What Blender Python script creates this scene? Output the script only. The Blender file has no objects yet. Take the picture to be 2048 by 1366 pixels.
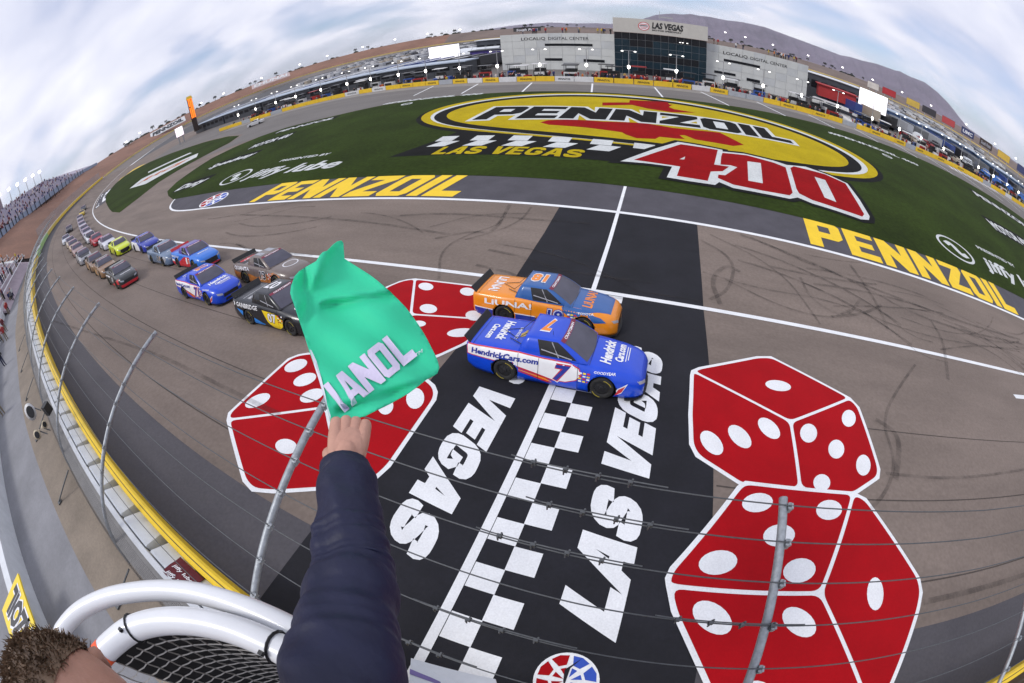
import bpy, bmesh, math, random
from mathutils import Vector, Matrix, Euler
from mathutils.geometry import delaunay_2d_cdt
from mathutils.bvhtree import BVHTree
random.seed(7)
rnd = random.Random(11)
sc = bpy.context.scene
COL = sc.collection

# ------------------------------------------------------------------ camera
CAMZ = 10.85                      # infield is z = 0
ROT = ((0.94475, -0.16028, 0.28593), (0.31945, 0.64578, -0.69348), (-0.07350, 0.74651, 0.66131))
FPX = 880.0                       # equisolid focal length in pixels of a 2048-pixel frame
cd = bpy.data.cameras.new("camera")
cam = bpy.data.objects.new("camera", cd); COL.objects.link(cam)
cam.matrix_world = Matrix((ROT[0] + (0,), ROT[1] + (0,), ROT[2] + (CAMZ,), (0, 0, 0, 1)))
cd.type = 'PANO'
for tgt in (cd, getattr(cd, "cycles", None)):
    if tgt is not None and hasattr(tgt, "panorama_type"):
        try:
            tgt.panorama_type = 'FISHEYE_EQUISOLID'; tgt.fisheye_lens = FPX / 2048 * 36; tgt.fisheye_fov = math.radians(220)
        except Exception:
            pass
cd.sensor_width = 36; cd.sensor_height = 24; cd.sensor_fit = 'HORIZONTAL'
cd.clip_start = 0.02; cd.clip_end = 40000
sc.camera = cam

# ------------------------------------------------------------------ world, sun, exposure
SUN_EL, SUN_AZ = math.radians(46), math.radians(-138)      # azimuth from +y towards +x
w = bpy.data.worlds.new("World"); sc.world = w; w.use_nodes = True
nt = w.node_tree; nt.nodes.clear()
N = lambda t, **k: (lambda n: ([setattr(n, a, b) for a, b in k.items()], n)[1])(nt.nodes.new(t))
out = N('ShaderNodeOutputWorld'); bg = N('ShaderNodeBackground'); bg.inputs[1].default_value = 0.1
nt.links.new(bg.outputs[0], out.inputs[0])
sky = N('ShaderNodeTexSky', sky_type='NISHITA', sun_disc=False, sun_elevation=SUN_EL, sun_rotation=SUN_AZ, air_density=1.0, dust_density=.4)
tc = N('ShaderNodeTexCoord'); sep = N('ShaderNodeSeparateXYZ'); nt.links.new(tc.outputs['Generated'], sep.inputs[0])
def wm(op, a, b=None, c=None):
    n = N('ShaderNodeMath', operation=op)
    for i, v in enumerate((a, b, c)):
        if v is None: continue
        if isinstance(v, (int, float)): n.inputs[i].default_value = v
        else: nt.links.new(v, n.inputs[i])
    return n.outputs[0]
zc = wm('MAXIMUM', sep.outputs[2], 0.0)
zz = wm('ADD', zc, 0.26)
pu = wm('DIVIDE', sep.outputs[0], zz); pv = wm('DIVIDE', sep.outputs[1], zz)
comb = N('ShaderNodeCombineXYZ'); nt.links.new(pu, comb.inputs[0]); nt.links.new(pv, comb.inputs[1])
def wnoise(scale, detail, rough, rot, sx, sy, off=0.0):
    m = N('ShaderNodeMapping'); m.inputs['Rotation'].default_value = (0, 0, rot); m.inputs['Scale'].default_value = (sx, sy, 1); m.inputs['Location'].default_value = (off, off * .7, 0)
    nt.links.new(comb.outputs[0], m.inputs[0])
    n = N('ShaderNodeTexNoise'); n.inputs['Scale'].default_value = scale; n.inputs['Detail'].default_value = detail; n.inputs['Roughness'].default_value = rough; n.inputs['Distortion'].default_value = .5
    nt.links.new(m.outputs[0], n.inputs['Vector']); return n.outputs[0]
def wramp(fac, stops):
    r = N('ShaderNodeValToRGB'); cr = r.color_ramp
    while len(cr.elements) < len(stops): cr.elements.new(.5)
    for e, (p, c) in zip(cr.elements, stops): e.position = p; e.color = (*c, 1)
    nt.links.new(fac, r.inputs[0]); return r.outputs[0]
n1 = wnoise(1.3, 3, .42, 2.5, .85, 1.25, 3.1); n2 = wnoise(3.2, 4, .5, 2.5, .8, 1.3, 9.0)
ncl = wm('ADD', wm('MULTIPLY', n1, .78), wm('MULTIPLY', n2, .22))
ccol = wramp(ncl, [(.30, (4.2, 4.45, 5.6)), (.45, (4.9, 5.1, 6.15)), (.55, (5.8, 5.9, 6.7)), (.68, (7.0, 7.05, 7.4))])
hor = wm('SUBTRACT', 1.0, wm('MULTIPLY', zc, 4.5))                      # clearer air and blue gaps low down
cover = wm('ADD', ncl, wm('MULTIPLY', wm('MAXIMUM', hor, 0.0), -.20))
cmask = wramp(cover, [(.20, (.30,) * 3), (.42, (1,) * 3)])
mix = N('ShaderNodeMix', data_type='RGBA'); nt.links.new(cmask, mix.inputs[0])
skym = N('ShaderNodeMix', data_type='RGBA', blend_type='MULTIPLY'); skym.inputs[0].default_value = 1; nt.links.new(sky.outputs[0], skym.inputs[6]); skym.inputs[7].default_value = (.50, .60, .78, 1)
nt.links.new(skym.outputs[2], mix.inputs[6]); nt.links.new(ccol, mix.inputs[7]); nt.links.new(mix.outputs[2], bg.inputs[0])
sl = bpy.data.lights.new("sun", 'SUN'); sl.energy = 1.1; sl.angle = math.radians(14); sl.color = (1, .97, .93)
so = bpy.data.objects.new("sun", sl); COL.objects.link(so)
so.rotation_euler = Vector((-math.sin(SUN_AZ) * math.cos(SUN_EL), -math.cos(SUN_AZ) * math.cos(SUN_EL), -math.sin(SUN_EL))).to_track_quat('-Z', 'Y').to_euler()
so.location = (0, 0, 60)
vs = sc.view_settings; vs.view_transform = 'Standard'; vs.look = 'None'; vs.gamma = 1; vs.use_curve_mapping = False; vs.exposure = 0.66
sc.cycles.max_bounces = 6; sc.cycles.transparent_max_bounces = 12; sc.cycles.use_denoising = True

# ------------------------------------------------------------------ helpers
def pixray(px, py):
    x, y = px - 1024, 683 - py; r = math.hypot(x, y) or 1e-9
    th = 2 * math.asin(min(1, r / (2 * FPX))); s = math.sin(th) / r
    c = (x * s, y * s, -math.cos(th))
    return Vector([sum(a * b for a, b in zip(row, c)) for row in ROT])
def cx(x): return (4 + .1333 * (x - 60) if x > 60 else x * x / 900) + (.0009 * (x + 120) ** 2 if x < -120 else 0)
D_IN, D_OUT = 14.85, -1.45
def H(x, y):
    d = y - cx(x)
    if d < D_IN: return 2.995 - .1839 * d
    if d < 20: return .2641 * (20 - d) / (20 - D_IN)
    return 0.0
def at(px, py, up=0.0):
    """a pixel of the photograph -> the point of the ground (plus up) that shows there"""
    r = pixray(px, py); t = 1.0
    lo, hi = 0.5, 0.5
    f = lambda t: CAMZ + r.z * t - H(r.x * t, r.y * t) - up
    while f(hi) > 0 and hi < 3000: lo = hi; hi *= 1.15
    for _ in range(40):
        m = (lo + hi) / 2
        if f(m) > 0: lo = m
        else: hi = m
    return Vector((r.x * hi, r.y * hi, CAMZ + r.z * hi))
def xy(px, py): p = at(px, py); return (p.x, p.y)
def along(az, dist, z=0.0):
    a = math.radians(az); return Vector((math.sin(a) * dist, math.cos(a) * dist, z))

MATS = {}
def M(name, col, rough=.6, var=.15, scale=6.0, bump=0.0, bscale=40.0, metal=0.0, spec=.5, coat=0.0, emit=0.0, ecol=None, stretch=None, alpha=1.0, trans=0.0, fine=0.0):
    if name in MATS: return MATS[name]
    m = bpy.data.materials.new(name); m.use_nodes = True; MATS[name] = m
    t = m.node_tree; b = t.nodes['Principled BSDF']; L = t.links.new
    b.inputs['Roughness'].default_value = rough; b.inputs['Metallic'].default_value = metal
    b.inputs['Specular IOR Level'].default_value = spec; b.inputs['Coat Weight'].default_value = coat; b.inputs['Coat Roughness'].default_value = .06
    b.inputs['Alpha'].default_value = alpha; b.inputs['Transmission Weight'].default_value = trans
    c = t.nodes.new('ShaderNodeTexCoord'); mp = t.nodes.new('ShaderNodeMapping'); L(c.outputs['Object'], mp.inputs[0])
    if stretch: mp.inputs['Scale'].default_value = stretch
    n = t.nodes.new('ShaderNodeTexNoise'); n.inputs['Scale'].default_value = scale; n.inputs['Detail'].default_value = 6; n.inputs['Roughness'].default_value = .62; L(mp.outputs[0], n.inputs['Vector'])
    r = t.nodes.new('ShaderNodeValToRGB'); r.color_ramp.elements[0].position = .3; r.color_ramp.elements[1].position = .72
    lo = [max(0, x * (1 - var)) for x in col]; hi = [min(1, x * (1 + var)) for x in col]
    r.color_ramp.elements[0].color = (*lo, 1); r.color_ramp.elements[1].color = (*hi, 1); L(n.outputs[0], r.inputs[0])
    o = r.outputs[0]
    if fine:
        n2 = t.nodes.new('ShaderNodeTexNoise'); n2.inputs['Scale'].default_value = scale * 22; n2.inputs['Detail'].default_value = 3; L(c.outputs['Object'], n2.inputs['Vector'])
        r2 = t.nodes.new('ShaderNodeValToRGB'); r2.color_ramp.elements[0].position = .25; r2.color_ramp.elements[1].position = .75
        r2.color_ramp.elements[0].color = (1 - fine,) * 3 + (1,); r2.color_ramp.elements[1].color = (1, 1, 1, 1); L(n2.outputs[0], r2.inputs[0])
        mx = t.nodes.new('ShaderNodeMix'); mx.data_type = 'RGBA'; mx.blend_type = 'MULTIPLY'; mx.inputs[0].default_value = 1; L(o, mx.inputs[6]); L(r2.outputs[0], mx.inputs[7]); o = mx.outputs[2]
    L(o, b.inputs['Base Color'])
    if emit:
        b.inputs['Emission Strength'].default_value = emit; b.inputs['Emission Color'].default_value = (*(ecol or col), 1)
    if bump:
        nb = t.nodes.new('ShaderNodeTexNoise'); nb.inputs['Scale'].default_value = bscale; nb.inputs['Detail'].default_value = 4; L(c.outputs['Object'], nb.inputs['Vector'])
        bp = t.nodes.new('ShaderNodeBump'); bp.inputs['Strength'].default_value = bump; bp.inputs['Distance'].default_value = .02; L(nb.outputs[0], bp.inputs['Height']); L(bp.outputs[0], b.inputs['Normal'])
    return m
def tag(o, label=None, cat=None, group=None, kind=None):
    if label: o["label"] = label
    if cat: o["category"] = cat
    if group: o["group"] = group
    if kind: o["kind"] = kind
    return o
def empty(name, loc=(0, 0, 0), rz=0.0):
    o = bpy.data.objects.new(name, None); COL.objects.link(o); o.location = loc; o.rotation_euler = (0, 0, rz); o.empty_display_size = .3; return o
def link(name, me, parent=None):
    o = bpy.data.objects.new(name, me); COL.objects.link(o)
    if parent is not None: o.parent = parent
    return o
def mesh(name, vs, fs, mats, parent=None, smooth=False, mi=None):
    me = bpy.data.meshes.new(name); me.from_pydata(vs, [], fs)
    for m in (mats if isinstance(mats, (list, tuple)) else [mats]): me.materials.append(m)
    if mi: me.polygons.foreach_set('material_index', mi)
    if smooth: me.polygons.foreach_set('use_smooth', [True] * len(me.polygons))
    me.update(); return link(name, me, parent)
def copy_tree(o, parent=None):
    c = o.copy(); COL.objects.link(c); c.parent = parent
    for ch in list(o.children): copy_tree(ch, c)
    return c
class MB:
    """collects boxes, tubes and prisms; build() links them as one mesh"""
    def __init__(s): s.v = []; s.f = []; s.m = []; s.cm = 0
    def add(s, vs, fs):
        n = len(s.v); s.v += [tuple(v) for v in vs]; s.f += [tuple(n + i for i in f) for f in fs]; s.m += [s.cm] * len(fs); return s
    def box(s, c, d, rz=0.0, taper=1.0):
        hx, hy, hz = d[0] / 2, d[1] / 2, d[2] / 2; ca, sa = math.cos(rz), math.sin(rz); vs = []
        for z in (-1, 1):
            k = taper if z > 0 else 1
            for x, y in ((-1, -1), (1, -1), (1, 1), (-1, 1)):
                X, Y = x * hx * k, y * hy * k; vs.append((c[0] + X * ca - Y * sa, c[1] + X * sa + Y * ca, c[2] + z * hz))
        return s.add(vs, [(3, 2, 1, 0), (4, 5, 6, 7), (0, 1, 5, 4), (1, 2, 6, 5), (2, 3, 7, 6), (3, 0, 4, 7)])
    def tube(s, pts, r, n=8, caps=True):
        pts = [Vector(p) for p in pts]; rs = r if isinstance(r, (list, tuple)) else [r] * len(pts); vs = []; prev = None
        for i, p in enumerate(pts):
            d = (pts[min(i + 1, len(pts) - 1)] - pts[max(i - 1, 0)]).normalized()
            u = prev if prev is not None else (Vector((0, 0, 1)) if abs(d.z) < .9 else Vector((1, 0, 0)))
            a = (u - d * u.dot(d)); a = a.normalized() if a.length > 1e-6 else d.orthogonal().normalized(); prev = a; b = d.cross(a)
            vs += [p + (a * math.cos(2 * math.pi * k / n) + b * math.sin(2 * math.pi * k / n)) * rs[i] for k in range(n)]
        fs = [(i * n + k, i * n + (k + 1) % n, (i + 1) * n + (k + 1) % n, (i + 1) * n + k) for i in range(len(pts) - 1) for k in range(n)]
        if caps: fs += [tuple(range(n - 1, -1, -1)), tuple((len(pts) - 1) * n + k for k in range(n))]
        return s.add(vs, fs)
    def quad(s, a, b, c, d): return s.add([a, b, c, d], [(0, 1, 2, 3)])
    def prism(s, ring, z0, z1):
        n = len(ring); vs = [(x, y, z0) for x, y in ring] + [(x, y, z1) for x, y in ring]
        return s.add(vs, [tuple(range(n - 1, -1, -1)), tuple(range(n, 2 * n))] + [(i, (i + 1) % n, n + (i + 1) % n, n + i) for i in range(n)])
    def build(s, name, mats, parent=None, smooth=False):
        return mesh(name, s.v, s.f, mats, parent, smooth, s.m)
def inring(p, ring):
    x, y = p; c = False; j = len(ring) - 1
    for i in range(len(ring)):
        xi, yi = ring[i]; xj, yj = ring[j]
        if (yi > y) != (yj > y) and x < (xj - xi) * (y - yi) / (yj - yi) + xi: c = not c
        j = i
    return c
def tri(rings, grid=0):
    """triangulates rings (outer and holes, even-odd) -> 2D verts, tris"""
    vs = []; es = []
    for r in rings:
        n = len(vs); vs += [Vector(p) for p in r]; es += [(n + i, n + (i + 1) % len(r)) for i in range(len(r))]
    if grid:
        X = [v.x for v in vs]; Y = [v.y for v in vs]
        x = math.ceil(min(X) / grid) * grid
        while x < max(X):
            y = math.ceil(min(Y) / grid) * grid
            while y < max(Y):
                if sum(inring((x, y), r) for r in rings) % 2: vs.append(Vector((x, y)))
                y += grid
            x += grid
    o = delaunay_2d_cdt(vs, es, [], 0, 1e-5); V = [tuple(v) for v in o[0]]; F = []
    for f in o[2]:
        c = (sum(V[i][0] for i in f) / 3, sum(V[i][1] for i in f) / 3)
        if sum(inring(c, r) for r in rings) % 2: F.append(tuple(f))
    return V, F
def paint(name, polys, mat, lvl, parent=None, grid=0, label=None, fn=None):
    """polys: list of [outer, hole, ...] in ground coordinates, laid on the ground as a thin sheet"""
    vs = []; fs = []
    for rings in polys:
        V, F = tri(rings, grid); n = len(vs)
        vs += [(x, y, H(x, y) + .004 * lvl) for x, y in V]; fs += [tuple(n + i for i in f) for f in F]
    me = bpy.data.meshes.new(name); me.from_pydata(vs, [], fs); me.materials.append(mat)
    bm = bmesh.new(); bm.from_mesh(me); bm.normal_update()
    bmesh.ops.reverse_faces(bm, faces=[f for f in bm.faces if f.normal.z < 0]); bm.to_mesh(me); bm.free()
    o = link(name, me, parent); o["kind"] = "structure"
    if label: o["label"] = label
    return o
def oval(c, a, b, ang=0.0, n=28): 
    ca, sa = math.cos(ang), math.sin(ang)
    return [(c[0] + a * math.cos(t) * ca - b * math.sin(t) * sa, c[1] + a * math.cos(t) * sa + b * math.sin(t) * ca) for t in [2 * math.pi * k / n for k in range(n)]]
def chaikin(p, n=2, closed=False):
    for _ in range(n):
        q = []; m = len(p)
        if not closed: q.append(p[0])
        for i in range(m if closed else m - 1):
            a, b = p[i], p[(i + 1) % m]
            q += [(a[0] * .75 + b[0] * .25, a[1] * .75 + b[1] * .25), (a[0] * .25 + b[0] * .75, a[1] * .25 + b[1] * .75)]
        if not closed: q.append(p[-1])
        p = q
    return p
def strokering(p, w):
    L = []; Rr = []
    for i, a in enumerate(p):
        q0, q1 = p[max(0, i - 1)], p[min(len(p) - 1, i + 1)]; dx, dy = q1[0] - q0[0], q1[1] - q0[1]; l = math.hypot(dx, dy) or 1
        nx, ny = -dy / l * w / 2, dx / l * w / 2; L.append((a[0] + nx, a[1] + ny)); Rr.append((a[0] - nx, a[1] - ny))
    return L + Rr[::-1]
def grow(ring, t):
    n = len(ring); A = sum(ring[i][0] * ring[(i + 1) % n][1] - ring[(i + 1) % n][0] * ring[i][1] for i in range(n)); sgn = 1 if A > 0 else -1; o = []
    for i in range(n):
        p, a, b = ring[i], ring[i - 1], ring[(i + 1) % n]
        d1 = Vector((p[0] - a[0], p[1] - a[1])).normalized(); d2 = Vector((b[0] - p[0], b[1] - p[1])).normalized()
        n1 = Vector((d1.y, -d1.x)) * sgn; n2 = Vector((d2.y, -d2.x)) * sgn; m = n1 + n2
        m = n1 if m.length < .3 else m / max(.35, m.length_squared / 2)
        o.append((p[0] + m.x * t, p[1] + m.y * t))
    return o
_S = strokering(chaikin([(.80, .66), (.78, .80), (.66, .87), (.46, .875), (.26, .86), (.14, .76), (.16, .62), (.30, .54), (.52, .49), (.72, .42), (.80, .32), (.78, .18), (.64, .12), (.44, .12), (.24, .13), (.13, .22), (.13, .36)], 1), .25)
_G = strokering(chaikin([(.80, .64), (.78, .80), (.64, .875), (.46, .875), (.24, .85), (.135, .72), (.135, .5), (.135, .28), (.24, .14), (.46, .12), (.68, .15), (.79, .24), (.79, .44), (.50, .44)], 1), .25)
GL = {  # block letters: [outer, holes...], advance
 'P': ([[(0, 0), (.3, 0), (.3, .34), (.72, .34), (.86, .46), (.86, .9), (.76, 1), (0, 1)], [(.3, .56), (.58, .56), (.58, .8), (.3, .8)]], .96),
 'E': ([[(0, 0), (.8, 0), (.8, .21), (.3, .21), (.3, .4), (.72, .4), (.72, .6), (.3, .6), (.3, .79), (.8, .79), (.8, 1), (0, 1)]], .9),
 'N': ([[(0, 0), (.29, 0), (.29, .46), (.66, 0), (.95, 0), (.95, 1), (.66, 1), (.66, .54), (.29, 1), (0, 1)]], 1.05),
 'Z': ([[(0, 0), (.86, 0), (.86, .22), (.4, .22), (.86, .78), (.86, 1), (0, 1), (0, .78), (.46, .78), (0, .22)]], .96),
 'O': ([[(0, .12), (.12, 0), (.74, 0), (.86, .12), (.86, .88), (.74, 1), (.12, 1), (0, .88)], [(.29, .2), (.57, .2), (.57, .8), (.29, .8)]], .96),
 'I': ([[(0, 0), (.29, 0), (.29, 1), (0, 1)]], .4),
 'L': ([[(0, 0), (.78, 0), (.78, .24), (.29, .24), (.29, 1), (0, 1)]], .86),
 'A': ([[(0, 0), (.29, 0), (.35, .2), (.61, .2), (.67, 0), (.97, 0), (.66, 1), (.31, 1)], [(.41, .4), (.55, .4), (.48, .74)]], 1.03),
 'V': ([[(.3, 0), (.64, 0), (.95, 1), (.65, 1), (.48, .36), (.3, 1), (0, 1)]], 1.0),
 'S': ([_S], 1.02), 'G': ([_G], 1.02), ' ': ([], .42)}
def word(s, slant=0.0):
    """-> [(rings in 0..W x 0..1)], W"""
    x = 0; o = []
    for ch in s:
        g, adv = GL[ch]
        if g: o.append([[(x + u + slant * v, v) for u, v in r] for r in g])
        x += adv
    return o, x - .1
def place(polys, fn): return [[[fn(u, v) for u, v in r] for r in rings] for rings in polys]
TXT = {}
def txt(s, bold=.0, shear=0.0):
    """outline text -> 2D verts, faces, width (cap height 1)"""
    k = (s, bold, shear)
    if k in TXT: return TXT[k]
    c = bpy.data.curves.new("lettering", 'FONT'); c.body = s; c.size = 1.0; c.offset = bold; c.shear = shear; c.resolution_u = 2; c.fill_mode = 'FRONT'
    o = bpy.data.objects.new("lettering", c); COL.objects.link(o); dg = bpy.context.evaluated_depsgraph_get()
    me = bpy.data.meshes.new_from_object(o.evaluated_get(dg)); V = [(v.co.x, v.co.y) for v in me.vertices]; F = [tuple(p.vertices) for p in me.polygons]
    bpy.data.objects.remove(o); bpy.data.curves.remove(c); bpy.data.meshes.remove(me)
    x0 = min(v[0] for v in V); y0 = min(0, min(v[1] for v in V)) * 0; x1 = max(v[0] for v in V); h = .729
    V = [((v[0] - x0) / h, (v[1] - y0) / h) for v in V]; TXT[k] = (V, F, (x1 - x0) / h); return TXT[k]
def ground_text(name, s, p0, p1, height, mat, lvl, parent, bold=.02, shear=0.0, label=None):
    """text whose baseline runs p0 -> p1 on the ground"""
    V, F, W = txt(s, bold, shear); u = Vector((p1[0] - p0[0], p1[1] - p0[1])) / W; n = Vector((-u.y, u.x)).normalized() * height
    vs = [(p0[0] + u.x * a + n.x * b, p0[1] + u.y * a + n.y * b) for a, b in V]
    o = mesh(name, [(x, y, H(x, y) + .004 * lvl) for x, y in vs], F, mat, parent); o["kind"] = "structure"
    if label: o["label"] = label
    return o
def wall_text(name, s, p0, ux, uz, W_, Ht, mat, parent, bold=.01, shear=0.0, push=None):
    """upright text: p0 lower-left corner, ux unit vector along, uz unit vector up, fitted to width W_ and height Ht"""
    V, F, W = txt(s, bold, shear); p0 = Vector(p0); ux = Vector(ux); uz = Vector(uz)
    return mesh(name, [tuple(p0 + ux * (a / W * W_) + uz * (b * Ht)) for a, b in V], F, mat, parent)
# ------------------------------------------------------------------ materials of the ground
ASPH = M('asphalt_tan', (.205, .163, .138), .85, .20, .35, .25, 60, spec=.25, stretch=(.25, 1, 1), fine=.22)
LANE = M('asphalt_dark_lane', (.088, .083, .092), .85, .14, .5, .2, 60, spec=.25, stretch=(.25, 1, 1), fine=.2)
BLACK = M('paint_black', (.013, .013, .018), .8, .35, .5, .15, 50, spec=.3, fine=.25)
GREY = M('asphalt_sealer_grey', (.078, .073, .086), .8, .18, .5, .2, 60, spec=.3, fine=.2)
PITG = M('asphalt_pit', (.165, .152, .143), .85, .12, .2, .2, 50, spec=.25, stretch=(.3, 1, 1), fine=.15)
WHITE = M('paint_white', (.80, .81, .82), .7, .07, 1.1, .1, 60, fine=.16)
RED = M('paint_red', (.37, .0015, .006), .8, .10, .8, .12, 50, spec=.15, fine=.12)
YELL = M('paint_yellow', (.84, .56, .010), .7, .07, 1.0, .1, 50, fine=.08)
BLUEP = M('paint_blue', (.02, .07, .42), .7, .1, 2)
GRASS = M('turf', (.030, .050, .006), .95, .34, .12, .6, 9, spec=.1, fine=.45)
GYEL = M('turf_paint_yellow', (.46, .345, .008), .95, .14, .25, .4, 9, spec=.1, fine=.22)
GBLK = M('turf_paint_black', (.012, .012, .012), .95, .3, .3, .4, 9, spec=.1, fine=.3)
GWHT = M('turf_paint_white', (.62, .64, .63), .95, .12, .3, .4, 9, spec=.1, fine=.25)
GRED = M('turf_paint_red', (.29, .003, .005), .95, .15, .3, .4, 9, spec=.1, fine=.25)
GORG = M('turf_paint_orange', (.50, .13, .05), .95, .2, .3, .4, 9, spec=.1, fine=.3)

# ------------------------------------------------------------------ track and infield
xs = sorted(set([x for x in range(-240, -40, 4)] + [x for x in range(-40, 41)] + list(range(44, 161, 4))))
dl = [D_OUT, 1, 3, 5, 7, 9, 11, 13, D_IN, 16.5, 18, 20]
vs_, fs_ = [], []
for x in xs:
    ys = [d + cx(x) for d in dl]; ys += [ys[-1] + (130 - ys[-1]) * k / 6 for k in range(1, 7)]
    vs_ += [(x, y, H(x, y)) for y in ys]
nr = len(dl) + 6
fs_ = [(i * nr + j, (i + 1) * nr + j, (i + 1) * nr + j + 1, i * nr + j + 1) for i in range(len(xs) - 1) for j in range(nr - 1)]
track = mesh('race_track', vs_, fs_, ASPH); tag(track, kind='structure')
def dstrip(name, x0, x1, dfun, mat, lvl, label=None, step=1.0, parent=track):
    """sheet between lists of d values (across) along x; follows the curve of the wall"""
    n = max(1, int((x1 - x0) / step)); X = [x0 + (x1 - x0) * i / n for i in range(n + 1)]; vs = []; m = len(dfun)
    for x in X: vs += [(x, d + cx(x), H(x, d + cx(x)) + .004 * lvl) for d in dfun]
    o = mesh(name, vs, [(i * m + j, (i + 1) * m + j, (i + 1) * m + j + 1, i * m + j + 1) for i in range(n) for j in range(m - 1)], mat, parent); o["kind"] = "structure"
    if label: o["label"] = label
    return o
dstrip('dark_lane', -200, 150, [-.88, .3, 1.65], LANE, 1, 'darker asphalt lane along the outside wall', 2)
# black start-finish band: across the banking, the apron and the grey strip
def yband(name, x0, x1, mat, lvl, y0=-.85, y1=27.9, label=None, n=3):
    ys = [y for y in [y0, 2, 4, 6, 8, 10, 12, 14, None, 16, 18, 20, 22, y1] if (y0 < D_IN if y is None else y0 <= y <= y1)]
    vs = []; X = [x0 + (x1 - x0) * i / n for i in range(n + 1)]
    for x in X:
        for y in ys:
            Y = D_IN + cx(x) if y is None else y
            if y == 20: Y = 20 + cx(x)
            vs.append((x, Y, H(x, Y) + .004 * lvl))
    m = len(ys); o = mesh(name, vs, [(i * m + j, (i + 1) * m + j, (i + 1) * m + j + 1, i * m + j + 1) for i in range(n) for j in range(m - 1)], mat, track); o["kind"] = "structure"
    if label: o["label"] = label
    return o
paint('grey_strip', [[[(-48, 23.9), (-53, 24.3), (-56.6, 25.6), (-59, 27.4), (-60.5, 29.3), (-40, 28.2), (55, 28.2), (100, 32), (150, 37.5), (150, 33), (100, 26.8), (60, 23.75), (-40, 23.75)]]], GREY, 1, track, 4, 'dark grey sealed strip beside the grass')
yband('start_finish_band', -5.8, 2.42, BLACK, 2, y1=23.74, label='black painted band across the track at the finish', n=8)
yband('start_finish_band', -5.8, 2.42, GREY, 2, y0=23.75, y1=28.0)
dstrip('track_edge_line', -238, 150, [14.80, 15.06], WHITE, 3, 'white line along the inside edge of the banking')
paint('apron_line', [[strokering(chaikin([(150, 32.8), (100, 26.4), (60, 23.62), (-44, 23.62), (-52, 23.95), (-56.4, 25.3), (-59, 27.2), (-60.3, 28.9)], 2), .30)]], WHITE, 4, track, 4, 'white line around the grey infield strip')
yband('finish_line', -2.40, -2.20, WHITE, 5, y1=28.0, label='white finish line across the track', n=1)
cells = []
for i in range(-1, 26):
    y1 = 6.14 - .5895 * (i - 0); k = 0
for i in range(26):
    y = 14.75 - .5895 * i
    xa = -1.60 if i % 2 == 0 else -2.185
    cells.append([[(xa, y - .585), (xa + .60, y - .585), (xa + .60, y), (xa, y)]])
for c in cells: paint('checker_square', [c], WHITE, 4, track)
# lettering beside the line
P, W_ = word('LAS VEGAS', .46)
def mR(u, v): return (.77 - 1.11 * v, 1.47 + u * (9.25 / W_))
def mL(u, v): return (-4.24 + 1.07 * v, 11.65 - u * (9.25 / W_))
for mp in (mR, mL):
    for g in place(P, mp): paint('painted_letter', [[grow(g[0], .045)] + [grow(r, -.035) for r in g[1:]]], WHITE, 4, track)
# dice
def pips(L): return [[[xy(cx_ + a * math.cos(t) * math.cos(q) - b * math.sin(t) * math.sin(q), cy_ + a * math.cos(t) * math.sin(q) + b * math.sin(t) * math.cos(q)) for t in [k * math.pi / 10 for k in range(20)]]] for cx_, cy_, a, b, dg_ in L for q in [math.radians(dg_)]]
def round_poly(ring, r):
    o = []; n = len(ring)
    for i in range(n):
        p, a, b = Vector(ring[i]), Vector(ring[i - 1]), Vector(ring[(i + 1) % n]); la, lb = (a - p).length, (b - p).length; ra, rb = min(r, la * .45), min(r, lb * .45); s, e = p + (a - p) / la * ra, p + (b - p) / lb * rb
        for k in range(5): t = k / 4; q = s * (1 - t) ** 2 + p * 2 * t * (1 - t) + e * t * t; o.append((q.x, q.y))
    return o
def die(out, lines, dots, lvl, label):
    ring = [xy(*p) for p in out]; o = paint('painted_die', [[grow(ring, .07) if True else ring]], WHITE, lvl, track, 1.5, label)
    c = xy(*lines[0][-1]); n = len(ring); ends = []
    for k, ln in enumerate(lines):
        e = xy(*(ln[0] if k == 0 else ln[-1])); ends.append(min(range(n), key=lambda i: (ring[i][0] - e[0]) ** 2 + (ring[i][1] - e[1]) ** 2))
    ends.sort()
    for i, j in ((ends[0], ends[1]), (ends[1], ends[2]), (ends[2], ends[0] + n)):
        f = [ring[k % n] for k in range(i, j + 1)] + [c]; f = round_poly(grow(f, -.055), .22); paint('die_face', [[f]], RED, lvl + 1, o, 1.5)
    for d in pips(dots): paint('pip', [d], WHITE, lvl + 2, o)
die([(1384, 752), (1386, 743), (1400, 737), (1515, 715), (1542, 715), (1699, 797), (1716, 815), (1757, 938), (1755, 955), (1706, 988), (1600, 978), (1487, 971), (1395, 912), (1383, 889), (1381, 830)],
    [[(1386, 747), (1560, 832), (1581, 844)], [(1581, 844), (1600, 836), (1703, 801)], [(1581, 844), (1587, 870), (1603, 975)]],
    [(1556, 772, 26, 10.5, 9), (1423, 886.5, 29, 17, 48), (1479, 874, 29, 16, 45), (1537.6, 857.4, 27, 15, 43), (1616.7, 867, 17, 19, 0), (1697, 837.4, 14, 17, 0), (1672, 899, 16, 19, 0), (1726, 931, 14.5, 21, 0), (1643, 966, 17, 17, 0)], 3, 'painted red die with one, three and five pips showing')
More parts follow.
